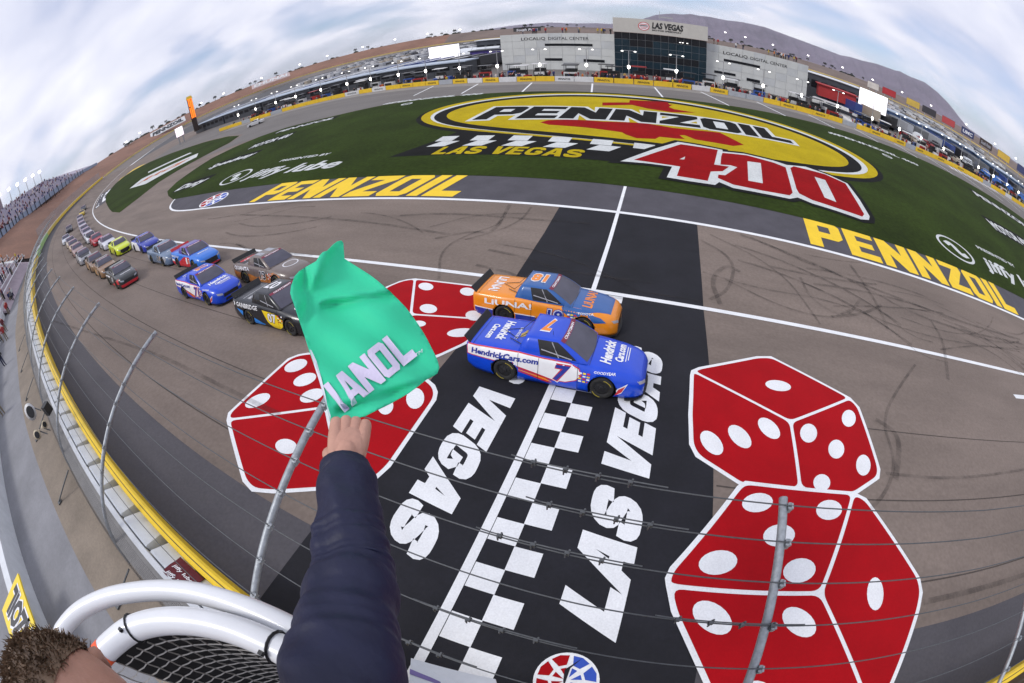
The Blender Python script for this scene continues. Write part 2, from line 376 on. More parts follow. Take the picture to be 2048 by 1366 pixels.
die([(1338, 1172), (1336, 1158), (1345, 1138), (1478, 976), (1492, 967), (1706, 988), (1730, 1000), (1836, 1158), (1841, 1185), (1835, 1218), (1782, 1366), (1745, 1440), (1700, 1462), (1470, 1452), (1440, 1425), (1348, 1222)],
    [[(1338, 1168), (1600, 1186), (1640, 1187)], [(1640, 1187), (1655, 1150), (1708, 993)], [(1640, 1187), (1660, 1225), (1760, 1430)]],
    [(1514, 1006.5, 31, 19, -8), (1657, 1021, 26, 20, -6), (1557, 1072, 32, 22, -8), (1435, 1126, 39, 24, -10), (1597.5, 1142, 33, 24, -14), (1423.6, 1236, 44, 28, 35), (1597, 1245, 38, 25, 37), (1749, 1188.5, 16.5, 33, 0), (1520, 1395, 40, 30, 35), (1640, 1400, 36, 28, 35)], 6, 'painted red die with five pips on top, under the fence post')
die([(457, 840), (460, 826), (519, 772), (578, 718.5), (597, 711), (615, 708), (700, 704), (790, 718), (852, 760), (866, 772), (871, 785), (868, 800), (777, 932), (746, 960), (690, 976), (628, 978), (548, 983), (507, 979.5), (490, 961)],
    [[(459, 833), (620, 819), (652, 815)], [(652, 815), (700, 965)], [(652, 815), (700, 790), (800, 728)]],
    [(592, 732, 24, 11, -20), (610, 760, 24, 11.5, -20), (624, 792, 25, 12, -20), (515.8, 802, 27, 11, -24), (573, 893.6, 22, 15, 8), (830.7, 797.6, 18, 21, 10), (771, 812, 16, 18, 0), (690, 735, 20, 9, -20), (700, 770, 20, 9, -20)], 3, 'painted red die behind the green flag')
die([(773, 575), (800, 563.6), (815, 560), (830, 558.5), (945, 572), (985, 578), (998, 596), (985, 640), (932, 686), (874, 713), (815, 722), (765, 700), (742, 660), (744, 605)],
    [[(824, 561), (820, 620), (822, 629)], [(822, 629), (860, 636), (985, 655)], [(822, 629), (800, 640), (750, 690)]],
    [(852, 573.7, 15, 7.5, 5), (935, 584, 15, 8, 5), (857, 618, 17.5, 9, 5), (948, 632, 17, 10, 5), (838, 648, 14, 6, 0), (922, 666, 28, 8.5, -5)], 3, 'painted red die partly under the orange truck')
# round track emblem near the wall
def emblem(name, c, r, lvl, parent, rot=0.0, mats=(WHITE, RED, BLUEP, BLACK), asp=1.0):
    f = lambda a, q: (c[0] + r * q * math.cos(a + rot) * asp, c[1] + r * q * math.sin(a + rot))
    o = paint(name, [[[f(2 * math.pi * k / 36, 1) for k in range(36)]]], mats[0], lvl, parent, label='round red white and blue speedway emblem')
    for k in range(8):
        a0, a1 = 2 * math.pi * k / 8 + .07, 2 * math.pi * (k + 1) / 8 - .07; m = mats[1] if k in (2, 3, 4, 5) else mats[2]
        paint('emblem_segment', [[[f(a0, .9), f((a0 + a1) / 2, .93), f(a1, .9), f(a1 - .1, .56), f(a0 + .1, .56)]]], m, lvl + 1, o)
        paint('emblem_segment', [[[f(a0 + .12, .46), f(a1 - .12, .46), f((a0 + a1) / 2, .12)]]], m, lvl + 1, o)
    paint('emblem_figure', [[[f(1.2, .9), f(1.5, .45), f(4.4, .1), f(4.9, .75), f(3.4, .1), f(1.9, .4)]]], mats[3], lvl + 2, o)
emblem('speedway_emblem', (.18, .48), .56, 4, track, .1)
emblem('speedway_emblem', (-44.6, 25.8), 1.75, 4, track, 0, asp=1.35)
# yellow lettering on the grey strip
P, W_ = word('PENNZOIL')
for x0, x1, sl in ((-35.2, -13.2, .9), (9.95, 33.4, .55)):
    for g in place(P, lambda u, v: (x0 + u * (x1 - x0) / W_ + sl * v, 24.05 + 4.1 * v)): paint('painted_letter', [g], YELL, 4, track)
# lower painted ticks of lane ends
paint('lane_tick', [[[xy(*p) for p in [(2026, 789), (2060, 792), (2062, 800), (2032, 797)]]]], WHITE, 4, track)
# tyre marks on the apron and by the dice
SKID = M('tyre_rubber', (.030, .024, .022), .9, .3, 1.2, alpha=.26)
def worn(m, lo, hi, scale=3.0):
    t = m.node_tree; c = t.nodes.new('ShaderNodeTexCoord'); n = t.nodes.new('ShaderNodeTexNoise'); n.inputs['Scale'].default_value = scale; n.inputs['Detail'].default_value = 6; n.inputs['Roughness'].default_value = .7; r = t.nodes.new('ShaderNodeMapRange'); r.inputs[1].default_value = .35; r.inputs[2].default_value = .65; r.inputs[3].default_value = lo; r.inputs[4].default_value = hi; t.links.new(c.outputs['Object'], n.inputs['Vector']); t.links.new(n.outputs[0], r.inputs[0]); t.links.new(r.outputs[0], t.nodes['Principled BSDF'].inputs['Alpha'])
worn(SKID, .04, .36, 1.1)
rs = random.Random(3)
def skid(pts, w, m=None): paint('tyre_mark', [[strokering(chaikin([xy(*p) for p in pts], 3), w)]], m or SKID, 9 + rs.random() * 2, track, 1.0)
for pts in ([(1010, 425), (1000, 450), (940, 468), (880, 500), (878, 560)], [(1062, 415), (1045, 440), (990, 465), (930, 480)], [(1020, 410), (985, 470), (950, 462), (870, 478)],
            [(800, 432), (900, 427), (1060, 440), (1180, 448)], [(860, 455), (950, 430), (1060, 428)], [(1400, 480), (1470, 520), (1460, 580), (1420, 600)], [(1405, 545), (1520, 580), (1660, 600), (1850, 680), (2040, 700)],
            [(1480, 470), (1700, 560), (1860, 650), (2048, 690)], [(1700, 530), (1750, 600), (1775, 660)], [(1860, 640), (1890, 690), (1895, 760)], [(1420, 470), (1560, 540), (1640, 650)], [(1500, 475), (1640, 540), (1900, 640), (2040, 680)],
            [(1450, 560), (1560, 615), (1660, 640), (1700, 620)], [(1830, 730), (1800, 770), (1760, 840), (1790, 920), (1775, 980), (1740, 1020)], [(1750, 840), (1800, 870), (1790, 960)],
            [(1770, 948), (1900, 960), (2048, 940)], [(1845, 1205), (1950, 1180), (2048, 1150)], [(1440, 610), (1420, 560), (1450, 530), (1480, 545)], [(1600, 555), (1620, 600), (1690, 640), (1720, 600)],
            [(100, 640), (300, 700), (420, 760), (560, 830)], [(480, 430), (700, 440), (900, 470)], [(1880, 700), (1960, 690), (2040, 705)]):
    skid(pts, rs.choice((.13, .18, .24)))
for _ in range(34):      # doughnuts and drifts left on the apron
    x0 = rs.uniform(4, 44) if rs.random() < .68 else rs.uniform(-40, -7); y0 = rs.uniform(15.8, 22.6); a = rs.uniform(-.35, .35); k = rs.uniform(-.12, .12); P_ = []; L_ = rs.uniform(4, 14)
    for q in range(9): P_.append((x0, min(23.2, max(15.4, y0)))); x0 += math.cos(a) * L_ / 8; y0 += math.sin(a) * L_ / 8; a += k * L_ / 8
    w_ = rs.choice((.09, .13, .2))
    for s_ in ((0,) if rs.random() < .5 else (-.8, .8)): paint('tyre_mark', [[strokering([(p[0], p[1] + s_) for p in P_], w_)]], SKID, 7 + rs.random() * 2, track, 1.0)
SKID2 = M('old_seam', (.05, .042, .038), .9, .2, 1.0, alpha=.55)
for d in (2.9, 5.3, 8.0, 10.9): dstrip('paving_seam', -150, -5.85, [d, d + .05], SKID2, 1.5, None, 2)
for d in (2.9, 5.6, 8.6): dstrip('paving_seam', 2.5, 80, [d, d + .05], SKID2, 1.5, None, 2)

# ------------------------------------------------------------------ grass and its paint
gr = paint('infield_grass', [[[(-60.4, 28.2), (-66, 30.2), (-71, 32.6), (-74.2, 36.5), (-76, 42), (-77, 47), (-75, 51.5), (-71, 56), (-66, 59), (-55.5, 60.9), (-46, 64.5), (-34, 66.2), (-18, 68.5), (-6, 69.6), (5.6, 71), (20, 74.6), (35, 77.6), (48, 79.4), (64, 80), (81, 78.5), (100, 75), (150, 70), (150, 37.4), (100, 31.9), (55, 28.05), (0, 28.05)]]], GRASS, 5, None, 6)
gr["kind"] = "stuff"
isl = paint('grass_island', [[[(-86, 27.6), (-95, 28.9), (-104, 31.2), (-116, 34.6), (-129, 38.4), (-146, 44), (-160, 50), (-176, 59), (-184, 66), (-182, 72), (-170, 75), (-147, 74.5), (-119, 72), (-100, 68.2), (-89, 64), (-85.5, 58), (-87, 52), (-89, 46), (-90, 40), (-87, 33)]]], GRASS, 5, None, 6); isl["kind"] = "stuff"
G = gr
el = lambda cx_, cy_, a, b: oval((cx_, cy_), a, b, 0, 72)
paint('oval_emblem_shadow', [[el(-1.1, 53.1, 30.4, 15.6)]], GBLK, 7, G, 4)  # black turf paint showing round the yellow border
paint('oval_emblem_border', [[el(-1.2, 53.6, 29.9, 15.0)]], GYEL, 8, G, 4, 'huge yellow oval oil emblem painted on the grass')
paint('oval_emblem_white_ring', [[el(-1.3, 53.3, 28.3, 14.2)]], GWHT, 9, G, 4)
paint('oval_emblem_black_ring', [[el(-1.5, 52.9, 27.4, 13.7)]], GBLK, 10, G, 4)
paint('oval_emblem_centre', [[el(-1.6, 52.7, 25.5, 12.2)]], GYEL, 11, G, 4)
P, W_ = word('PENNZOIL')
def pz(u, v):
    k = u / W_; b = 46.9 + 5.3 * k ** 1.25; h = 7.5 - 1.6 * k
    return (-21.3 + 37.6 * k - .2 + 1.5 * v * (0.5 - k) * .2, b + h * v)
for k, g in enumerate(place(P, pz)): paint('painted_letter_border', [[grow(g[0], .70)]], GWHT, 13 + .35 * k, G)
for g in place(P, pz): paint('painted_letter', [[grow(g[0], .08)] + g[1:]], GBLK, 16.6, G)
C2 = lambda x, y: (780 + x * .2441, 180 + y * .2441)
C3 = lambda x, y: (1230 + x * .26855, 180 + y * .26855)
px2 = lambda L, f: [xy(*f(*p)) for p in L]
paint('bell_mark', [[px2([(1740, 105), (1960, 105), (1965, 85), (2047, 85)], C2) + px2([(110, 78), (390, 92), (405, 110), (430, 112), (400, 128), (440, 145), (600, 172), (420, 168), (240, 140)], C3) + px2([(1985, 125), (1740, 130)], C2)]], GRED, 12, G, 0, 'red bell shape above the oval lettering')
paint('swoosh_mark', [[px2([(1230, 268), (1300, 250), (1500, 245), (1750, 262)], C2) + px2([(0, 240), (220, 250), (430, 285), (570, 300), (780, 320), (960, 412), (880, 420), (600, 372), (520, 340), (480, 340), (520, 368), (460, 365), (330, 352), (300, 368), (160, 362), (80, 335)], C3) + px2([(1900, 350), (1600, 310), (1300, 288)], C2)]], GRED, 12, G, 0, 'red swoosh under the oval lettering')
# black banner with checks and yellow lettering
paint('checker_banner', [[[(-24.2, 33.2), (-22.9, 35.6), (-21.6, 38.5), (-20.9, 41.4), (-12, 41.2), (4, 40.6), (4, 36), (-2.9, 33.2)]]], GBLK, 7.6, G, 4, 'black banner on the grass with white checks')
for i in range(6):
    paint('banner_check', [[[(-21.7 + 3.83 * i - 1.9 + 1.9, 37.75), (-19.8 + 3.83 * i, 37.75), (-19.8 + 3.83 * i, 39.6), (-21.7 + 3.83 * i, 39.6)]]], GWHT, 9 if i < 2 else 12.4, G)
    if i < 5: paint('banner_check', [[[(-21.7 + 3.83 * i + .0, 35.95), (-19.75 + 3.83 * i, 35.95), (-18.9 + 3.83 * i, 37.7), (-20.85 + 3.83 * i, 37.7)]]], GWHT, 9, G)
P, W_ = word('LAS VEGAS', .12)
for g in place(P, lambda u, v: (-19.8 + u * 13.3 / W_, 33.4 + 2.35 * v)): paint('painted_letter', [g], GYEL, 9, G)
# 400
digits_white = [(40, 535), (300, 440), (470, 390), (640, 418), (800, 450), (800, 462), (960, 478), (1180, 530), (1280, 562), (1420, 575), (1600, 640), (1730, 700), (1820, 820), (1895, 945), (1890, 972), (1830, 968), (1650, 905), (1470, 850), (1360, 805), (1300, 815), (1100, 775), (880, 735), (775, 690), (745, 712), (560, 685), (385, 655), (425, 575), (230, 550)]
paint('numeral_shadow', [[grow(px2(digits_white, C3), .55)]], GBLK, 13, G, 2)  # black turf paint outlining the white border
paint('numeral_border', [[px2(digits_white, C3)]], GWHT, 14, G, 2, 'big red numeral four hundred painted on the grass')
paint('numeral', [[px2([(140, 525), (490, 408), (765, 450), (738, 560), (850, 575), (800, 610), (712, 612), (690, 682), (460, 645), (485, 575), (330, 552)], C3), px2([(480, 520), (522, 500), (516, 522)], C3)]], GRED, 15, G, 2)
paint('numeral', [[px2([(790, 500), (800, 472), (980, 490), (1180, 545), (1270, 580), (1322, 770), (1300, 790), (1100, 755), (880, 710), (765, 660), (770, 635), (820, 640), (910, 580), (860, 565), (785, 560)], C3), px2([(985, 535), (1085, 548), (1100, 700), (992, 680)], C3)]], GRED, 15, G, 2)
paint('numeral', [[px2([(1305, 585), (1330, 572), (1560, 630), (1715, 700), (1855, 930), (1840, 948), (1640, 880), (1470, 825), (1370, 775), (1350, 740)], C3), px2([(1485, 650), (1565, 675), (1648, 840), (1560, 805)], C3)]], GRED, 15, G, 2)
# smaller lettering on the grass
def ring2(c, r, w): return [oval(c, r * 1.1, r, 0, 36), oval(c, (r - w) * 1.1, r - w, 0, 36)]
for cx0, tx in ((-48.6, -45.3), (29.6, 33.9)):
    paint('round_badge', [ring2((cx0, 32.5), 2.35, .32)], GWHT, 8, G)
    paint('badge_arrow', [[strokering(chaikin([(cx0 - 1.3, 32.9), (cx0 - .2, 33.6), (cx0 + .2, 31.4), (cx0 + 1.4, 31.9)], 2), .75)]], GWHT, 8, G)
    ground_text('painted_words', 'jiffy lube', (tx, 31.3), (tx + 15.6, 31.3), 2.6, GWHT, 8, G, .03, .25)
    ground_text('painted_words', 'PRESENTED BY', (tx + 2.2, 35.8), (tx + 10.8, 35.9), .75, GWHT, 8, G, .03)
ground_text('painted_words', '#PENNZOIL 400', (-46.8, 65.0), (-28.4, 66.4), 1.35, GWHT, 8, G, .04, .2)
ground_text('painted_words', '#PENNZOIL 400', (27.5, 69.2), (47.6, 69.4), 1.5, GWHT, 8, G, .04, .2)
for cc in ((-40.2, 62.6), (38, 66.2)): paint('round_badge', [ring2(cc, .95, .3)], GWHT, 8, G); ground_text('painted_words', 'GEO', (cc[0] - .7, cc[1] - .3), (cc[0] + .7, cc[1] - .3), .7, GWHT, 8, G, .02)
for (a, b, s, h) in (((-67.0, 39.6), (-56.2, 41.9), 'Speedway', 2.0), ((-63.8, 46.8), (-56.0, 49.8), 'MOTOR 400', 2.6), ((-66.2, 31.6), (-58.2, 33.0), 'Duty', 2.2), ((-65.5, 55.3), (-53.0, 58.3), 'PENNZOIL', 1.6), ((64, 69), (84, 67), 'PENNZOIL', 3.0), ((52, 49), (66, 50), 'MOTOR 400', 3.4)):
    dx, dy = b[0] - a[0], b[1] - a[1]; l = math.hypot(dx, dy); n_ = (-dy / l, dx / l)
    q = lambda s_, t_: (a[0] + dx * s_ + n_[0] * h * t_, a[1] + dy * s_ + n_[1] * h * t_)
    paint('painted_plate', [[[q(-.03, -.25), q(1.03, -.25), q(1.05, 1.3), q(-.01, 1.3)]]], GBLK, 7, G)
    ground_text('painted_words', s, a, b, h, GWHT, 8, G, .04, .2)
paint('painted_plate', [[[(-118, 43.2), (-122, 49.3), (-99, 57.2), (-93, 53.0), (-103, 42.2)]]], GWHT, 7, isl)
ground_text('painted_words', 'RACE', (-115, 44.6), (-97.5, 51.6), 3.4, GORG, 8, isl, .05, .3)
paint('painted_plate', [[[(-127, 54), (-131, 56), (-112, 62), (-108, 60.5)]]], GWHT, 7, isl)
paint('yellow_runoff', [[[(-176, 59.5), (-184.6, 67), (-190, 74), (-186, 76), (-176, 75.6), (-184, 72), (-185.6, 66)]]], YELL, 4, track)
for i in range(7):
    x = -131 - i * 5.4; y = cx(x) + D_IN
    paint('edge_check', [[[(x, y + 1.2), (x - 2.6, y + 2.0), (x - 2.6, y + 3.3), (x, y + 2.5)]]], WHITE, 4, track)
paint('edge_check_bed', [[[(-129, cx(-129) + D_IN + .6), (-170, cx(-170) + D_IN + .6), (-170, cx(-170) + D_IN + 6), (-150, 46.2), (-129, 38.2)]]], GREY, 2, track, 5)
paint('white_kerb_patch', [[[(-135, 40.6), (-150, 45.8), (-166, 53.3), (-166, 51.2), (-150, 44.2), (-136, 39.2)]]], WHITE, 3, track, 5)
# pit road, its lines and pale concrete boxes
PITW = [(-240, 100), (-184, 93), (-150, 87), (-130, 84.5), (-108, 84.5), (-90, 87), (-70, 88), (-50, 85), (-30, 81), (-10, 82), (10, 86.3), (30, 87), (53, 88.5), (75, 93.5), (100, 97), (118, 100), (150, 104)]
def piv(x):
    for (a, b), (c, d) in zip(PITW, PITW[1:]):
        if a <= x <= c: return b + (d - b) * (x - a) / (c - a)
    return PITW[0][1] if x < PITW[0][0] else PITW[-1][1]
paint('pit_road', [[[(-71, 56.2), (-66, 59.2), (-55.5, 61.2), (-46, 64.8), (-34, 66.5), (-18, 68.8), (-6, 69.9), (5.6, 71.3), (20, 74.9), (35, 77.9), (48, 79.7), (64, 80.4), (81, 79), (100, 75.4), (150, 70.4), (150, 129), (-150, 129), (-180, 92), (-170, 76), (-119, 73), (-100, 69), (-88, 64.5), (-84.8, 58), (-86.5, 50)]]], PITG, 1, track, 8)
PALE = M('concrete_pit_box', (.24, .22, .20), .85, .12, .5, fine=.12)
paint('pit_boxes', [[[(x, piv(x) - 4.2) for x in range(-120, 150, 6)] + [(x, piv(x) - .1) for x in range(144, -126, -6)]]], PALE, 2, track, 8)
for x in range(-47, 120, 11): paint('pit_line', [[strokering([(x + 3.0, piv(x) - 15 + .04 * abs(x)), (x + 1.2 * (1 if x < 0 else -1), piv(x) - 2)], .30)]], WHITE, 4, track)
paint('pit_line', [[strokering([(x, piv(x) - 9 + (0 if x < 40 else .05 * (x - 40))) for x in range(-120, 148, 6)], .16)]], PALE, 3, track, 8)
for k in range(12): paint('pit_line', [[strokering([(72 + k * 2.1, piv(72 + k * 2.1) - 3.6), (72.6 + k * 2.1, piv(72 + k * 2.1) - .6)], .7)]], WHITE, 4, track)
# ------------------------------------------------------------------ racing trucks
def lerp_tab(T, x):
    if x <= T[0][0]: return T[0][1]
    for (a, b), (c, d) in zip(T, T[1:]):
        if x <= c:
            k = (x - a) / (c - a); k = k * k * (3 - 2 * k) * .35 + k * .65; return b + (d - b) * k
    return T[-1][1]
T_TOP = [(-2.62, 1.02), (-2.5, 1.04), (-1.4, 1.05), (-.9, 1.05), (0, 1.0), (.8, .975), (1.3, .94), (1.8, .895), (2.15, .835), (2.38, .765), (2.5, .69), (2.58, .56)]
T_W = [(-2.62, .90), (-2.45, .95), (-2, .985), (-1, .985), (0, .97), (.9, .985), (1.6, .985), (1.95, .965), (2.2, .92), (2.4, .83), (2.52, .73), (2.58, .62)]
T_S = [(-2.62, .86), (-2.3, .905), (-1, .91), (.6, .90), (1.2, .86), (1.8, .81), (2.2, .76), (2.4, .69), (2.58, .52)]
T_B = [(-2.62, .30), (-2.35, .16), (-1.9, .12), (1.9, .12), (2.3, .10), (2.58, .12)]
PAINT = lambda n, c: M('paint_' + n, c, .30, .05, 3, spec=.45, coat=.35)
DARK = M('black_trim', (.012, .012, .013), .55, .2, 9)
TYRE = M('tyre_rubber_black', (.014, .014, .015), .8, .25, 14)
RIM = M('wheel_rim', (.05, .05, .055), .4, .2, 10, metal=.6)
GLASS = M('tinted_glass', (.035, .038, .055), .08, .1, 3, spec=.9, coat=.4)
WSHD = M('windscreen_glass', (.085, .083, .112), .3, .14, 2, spec=.3)  # base lightened to carry the grey-lavender reflection of the sky
OPEN = M('cab_interior', (.010, .010, .012), .7, .3, 6)  # near-black panel colour stands in for the shade inside the open cab
BAR = M('roll_bar', (.35, .35, .38), .4, .1, 8)
TYEL = M('tyre_lettering', (.62, .50, .05), .7, .1, 8)
CRED = M('banner_red', (.20, .012, .04), .45, .1, 3)
LWHT = M('vinyl_white', (.80, .80, .82), .4, .05, 3); LBLK = M('vinyl_black', (.01, .01, .012), .4, .1, 3); LRED = M('vinyl_red', (.55, .02, .03), .4, .06, 3)
LBLU = M('vinyl_blue', (.015, .035, .30), .4, .06, 3); LORG = M('vinyl_orange', (.85, .25, .02), .4, .06, 3); LYEL = M('vinyl_yellow', (.85, .62, .01), .4, .05, 3); LGLD = M('vinyl_gold', (.50, .36, .10), .35, .1, 3, metal=.5); LSIL = M('vinyl_grey', (.35, .36, .40), .4, .1, 3); LCYA = M('vinyl_sky_blue', (.02, .22, .70), .4, .06, 3)
def refine(V, F, L):
    V = list(V); T = []
    for f in F:
        for k in range(1, len(f) - 1): T.append((f[0], f[k], f[k + 1]))
    if sum(len(f) > 4 for f in F) > 0:
        pass
    mid = {}; out = []
    while T:
        a, b, c = T.pop(); e = max(((a, b, c), (b, c, a), (c, a, b)), key=lambda q: (V[q[0]][0] - V[q[1]][0]) ** 2 + (V[q[0]][1] - V[q[1]][1]) ** 2); p, q, r = e
        if math.hypot(V[p][0] - V[q][0], V[p][1] - V[q][1]) <= L: out.append((a, b, c)); continue
        k = (min(p, q), max(p, q))
        if k not in mid: mid[k] = len(V); V.append(((V[p][0] + V[q][0]) / 2, (V[p][1] + V[q][1]) / 2))
        m = mid[k]; T.append((p, m, r)); T.append((m, q, r))
    return V, out
def body_bm():
    X = [-2.62, -2.56, -2.45] + [-2.3 + .115 * i for i in range(39)] + [2.2, 2.3, 2.4, 2.48, 2.54, 2.58]; X = sorted(set(round(x, 3) for x in X)); rows = []
    for x in X:
        t = lerp_tab(T_TOP, x); wd = lerp_tab(T_W, x); s = lerp_tab(T_S, x); b = lerp_tab(T_B, x)
        wd += .035 * sum(math.exp(-((x - a) / .42) ** 2) for a in (-1.42, 1.42))
        k = (t - b); hood = .035 if .8 < x < 2.3 else .012
        half = [(0, b), (wd * .95, b), (wd, b + .16 * k), (wd * 1.0, b + .45 * k), (wd * .992, b + .68 * k), (wd * .5 + s * .5 + .012, b + .86 * k), (s + .004, b + .955 * k), (s - .05, t - .004), (s * .72, t + hood * .6), (s * .36, t + hood * .9), (0, t + hood)]
        rows.append([(x, -y, z) for y, z in half] + [(x, y, z) for y, z in half[-2:0:-1]])
    n = len(rows[0]); vs = [p for r in rows for p in r]
    fs = [(i * n + j, (i + 1) * n + j, (i + 1) * n + (j + 1) % n, i * n + (j + 1) % n) for i in range(len(rows) - 1) for j in range(n)]
    fs += [tuple(range(n)), tuple((len(rows) - 1) * n + j for j in range(n - 1, -1, -1))]
    return vs, fs
def _body():
    vs, fs = body_bm(); me = bpy.data.meshes.new('body'); me.from_pydata(vs, [], fs); me.materials.append(DARK); me.materials.append(DARK)
    bm = bmesh.new(); bm.from_mesh(me); bmesh.ops.recalc_face_normals(bm, faces=bm.faces); bm.to_mesh(me); bm.free()
    o = link('body', me); b = MB(); 
    for x in (-1.42, 1.42):
        for s in (-1, 1): b.tube([(x, s * .62, .345), (x, s * 1.3, .345)], .405, 28)
    c = b.build('cutter', [DARK, DARK]); c.data.polygons.foreach_set('material_index', [1] * len(c.data.polygons))
    bmm = bmesh.new(); bmm.from_mesh(c.data); bmesh.ops.recalc_face_normals(bmm, faces=bmm.faces); bmm.to_mesh(c.data); bmm.free()
    m = o.modifiers.new('wells', 'BOOLEAN'); m.operation = 'DIFFERENCE'; m.object = c; m.solver = 'EXACT'
    dg = bpy.context.evaluated_depsgraph_get(); me2 = bpy.data.meshes.new_from_object(o.evaluated_get(dg))
    bpy.data.objects.remove(o); bpy.data.objects.remove(c)
    for p in me2.polygons:
        cz = p.center; well = any(math.hypot(cz.x - a, cz.z - .345) < .412 for a in (-1.42, 1.42)) and abs(cz.y) > .6
        p.material_index = 1 if well else 0; p.use_smooth = not well and abs(p.normal.x) < .97
    return me2
BODY = _body()
def gh(u, h):
    """greenhouse surface: u 0..4 round the cab (0-1 right side rear->front, 1-2 front, 2-3 left side, 3-4 back), h 0..1 up"""
    bl, bf, bw, zl = -1.06, .93, .885, .985; tl, tf, tw, zt = -.86, .10, .70, 1.455
    k = h; bul = math.sin(h * math.pi) * .028
    l = bl + (tl - bl) * k; f = bf + (tf - bf) * (k ** 1.05); wd = bw + (tw - bw) * k + bul
    z = zl + (zt - zl) * (1 - (1 - k) ** 1.25) - (.03 * (1 - k) if False else 0)
    q = int(u) % 4; t = u - int(u)
    if q == 0: x, y = l + (f - l) * t, -wd
    elif q == 1: x, y = f + .10 * (1 - (2 * t - 1) ** 2) * (1 - .6 * h), -wd + 2 * wd * t
    elif q == 2: x, y = f + (l - f) * t, wd
    else: x, y = l, wd - 2 * wd * t
    return Vector((x, y, z))
def _cab():
    vs, fs = [], []; nh = 7; us = [q + k / 8 for q in range(4) for k in range(8)]; n = len(us)
    for i in range(nh + 1): vs += [gh(u, i / nh) for u in us]
    fs = [(i * n + j, i * n + (j + 1) % n, (i + 1) * n + (j + 1) % n, (i + 1) * n + j) for i in range(nh) for j in range(n)]
    top = [v.copy() for v in vs[-n:]]; c = sum(top, Vector()) / n
    for k, (s, dz) in enumerate(((.9, .022), (.55, .038), (.2, .042))):
        vs += [Vector((c.x + (p.x - c.x) * s, p.y * s, p.z + dz)) for p in top]; b0 = (nh + k) * n; b1 = (nh + 1 + k) * n
        fs += [(b0 + j, b0 + (j + 1) % n, b1 + (j + 1) % n, b1 + j) for j in range(n)]
    fs.append(tuple((nh + 3) * n + j for j in range(n)))
    me = bpy.data.meshes.new('cab'); me.from_pydata([tuple(v) for v in vs], [], fs); me.materials.append(DARK); me.polygons.foreach_set('use_smooth', [True] * len(fs)); me.update(); return me
CAB = _cab()
def patch(name, u0, u1, h0, h1, mat, off=.008, nu=8, nv=4, skew=0.0):
    vs = []
    for i in range(nv + 1):
        for j in range(nu + 1):
            h = h0 + (h1 - h0) * i / nv; u = u0 + (u1 - u0) * j / nu + skew * (h - h0)
            p = gh(u, h); e = .01; du = gh(min(u + e, int(u0) + .9999), h) - gh(max(u - e, int(u0)), h); dv = gh(u, min(1, h + e)) - gh(u, max(0, h - e)); vs.append(tuple(p + du.cross(dv).normalized() * off))
    n = nu + 1; me = bpy.data.meshes.new(name); me.from_pydata(vs, [], [(i * n + j, i * n + j + 1, (i + 1) * n + j + 1, (i + 1) * n + j) for i in range(nv) for j in range(nu)]); me.materials.append(mat); me.polygons.foreach_set('use_smooth', [True] * len(me.polygons)); me.update(); return me
def patch_text(name, s, u0, u1, h0, h1, mat, off=.014, bold=.03):
    V, F, W = txt(s, bold); V, F = refine(V, F, .35); vs = []
    for a, b in V:
        u = u0 + (u1 - u0) * a / W; h = h0 + (h1 - h0) * b; p = gh(u, h); e = .01
        du = gh(u + e, h) - gh(u - e, h); dv = gh(u, h + e) - gh(u, h - e); vs.append(tuple(p + du.cross(dv).normalized() * off))
    me = bpy.data.meshes.new(name); me.from_pydata(vs, [], F); me.materials.append(mat); return me
WIN = [('windscreen', patch('windscreen', 1.04, 1.96, .05, .84, WSHD)), ('side_window', patch('side_window', .34, .88, .08, .90, OPEN)), ('side_window', patch('side_window', 2.12, 2.66, .08, .90, OPEN)), ('rear_window', patch('rear_window', 3.12, 3.88, .15, .82, GLASS))]
BANNER = patch('windscreen_banner', 1.02, 1.98, .845, .985, CRED, .011)
BANTXT = patch_text('banner_lettering', 'CRAFTSMAN', 1.16, 1.84, .872, .955, LWHT)
def _bars(side):
    b = MB(); f = lambda u, h: gh((u if side < 0 else 3 - u), h) + Vector((0, side * .02, 0))
    b.tube([f(.38, .40), f(.82, .12)], .017, 6); b.tube([f(.62, .10), f(.72, .88)], .016, 6)
    o = b.build('bars', BAR); me = o.data; bpy.data.objects.remove(o); return me
BARS = [_bars(-1), _bars(1)]
def _wheel():
    prof = [(.20, .09), (.235, .125), (.31, .135), (.338, .115), (.348, .06), (.35, -.06), (.338, -.115), (.30, -.13)]; n = 28; vs = []
    for k in range(n):
        a = 2 * math.pi * k / n; vs += [(r * math.cos(a), -w_, r * math.sin(a)) for r, w_ in prof]
    m = len(prof); fs = [(k * m + j, k * m + j + 1, ((k + 1) % n) * m + j + 1, ((k + 1) % n) * m + j) for k in range(n) for j in range(m - 1)]
    t = mesh('tyre', vs, fs, TYRE, None, True).data
    b = MB(); b.tube([(0, -.075, 0), (0, -.05, 0)], [.20, .205], 20); b.tube([(0, -.11, 0), (0, -.07, 0)], [.05, .07], 10)
    for k in range(5): a = k * 2 * math.pi / 5 + .3; b.box((.12 * math.cos(a), -.082, .12 * math.sin(a)), (.05, .02, .05))
    r = b.build('rim', RIM).data
    b = MB()
    for base in (0, math.pi):
        for k in range(8):
            a = base + .5 + k * .13; c, s = math.cos(a), math.sin(a); q = []
            for rr, da in ((.268, -.035), (.268, .035), (.292, .035), (.292, -.035)): q.append((rr * math.cos(a + da), -.1385, rr * math.sin(a + da)))
            b.add(q, [(0, 1, 2, 3)])
    l = b.build('tyre_lettering', TYEL).data
    for o in [o for o in COL.objects if o.data in (t, r, l)]: bpy.data.objects.remove(o)
    return t, r, l
WT, WR, WL = _wheel()
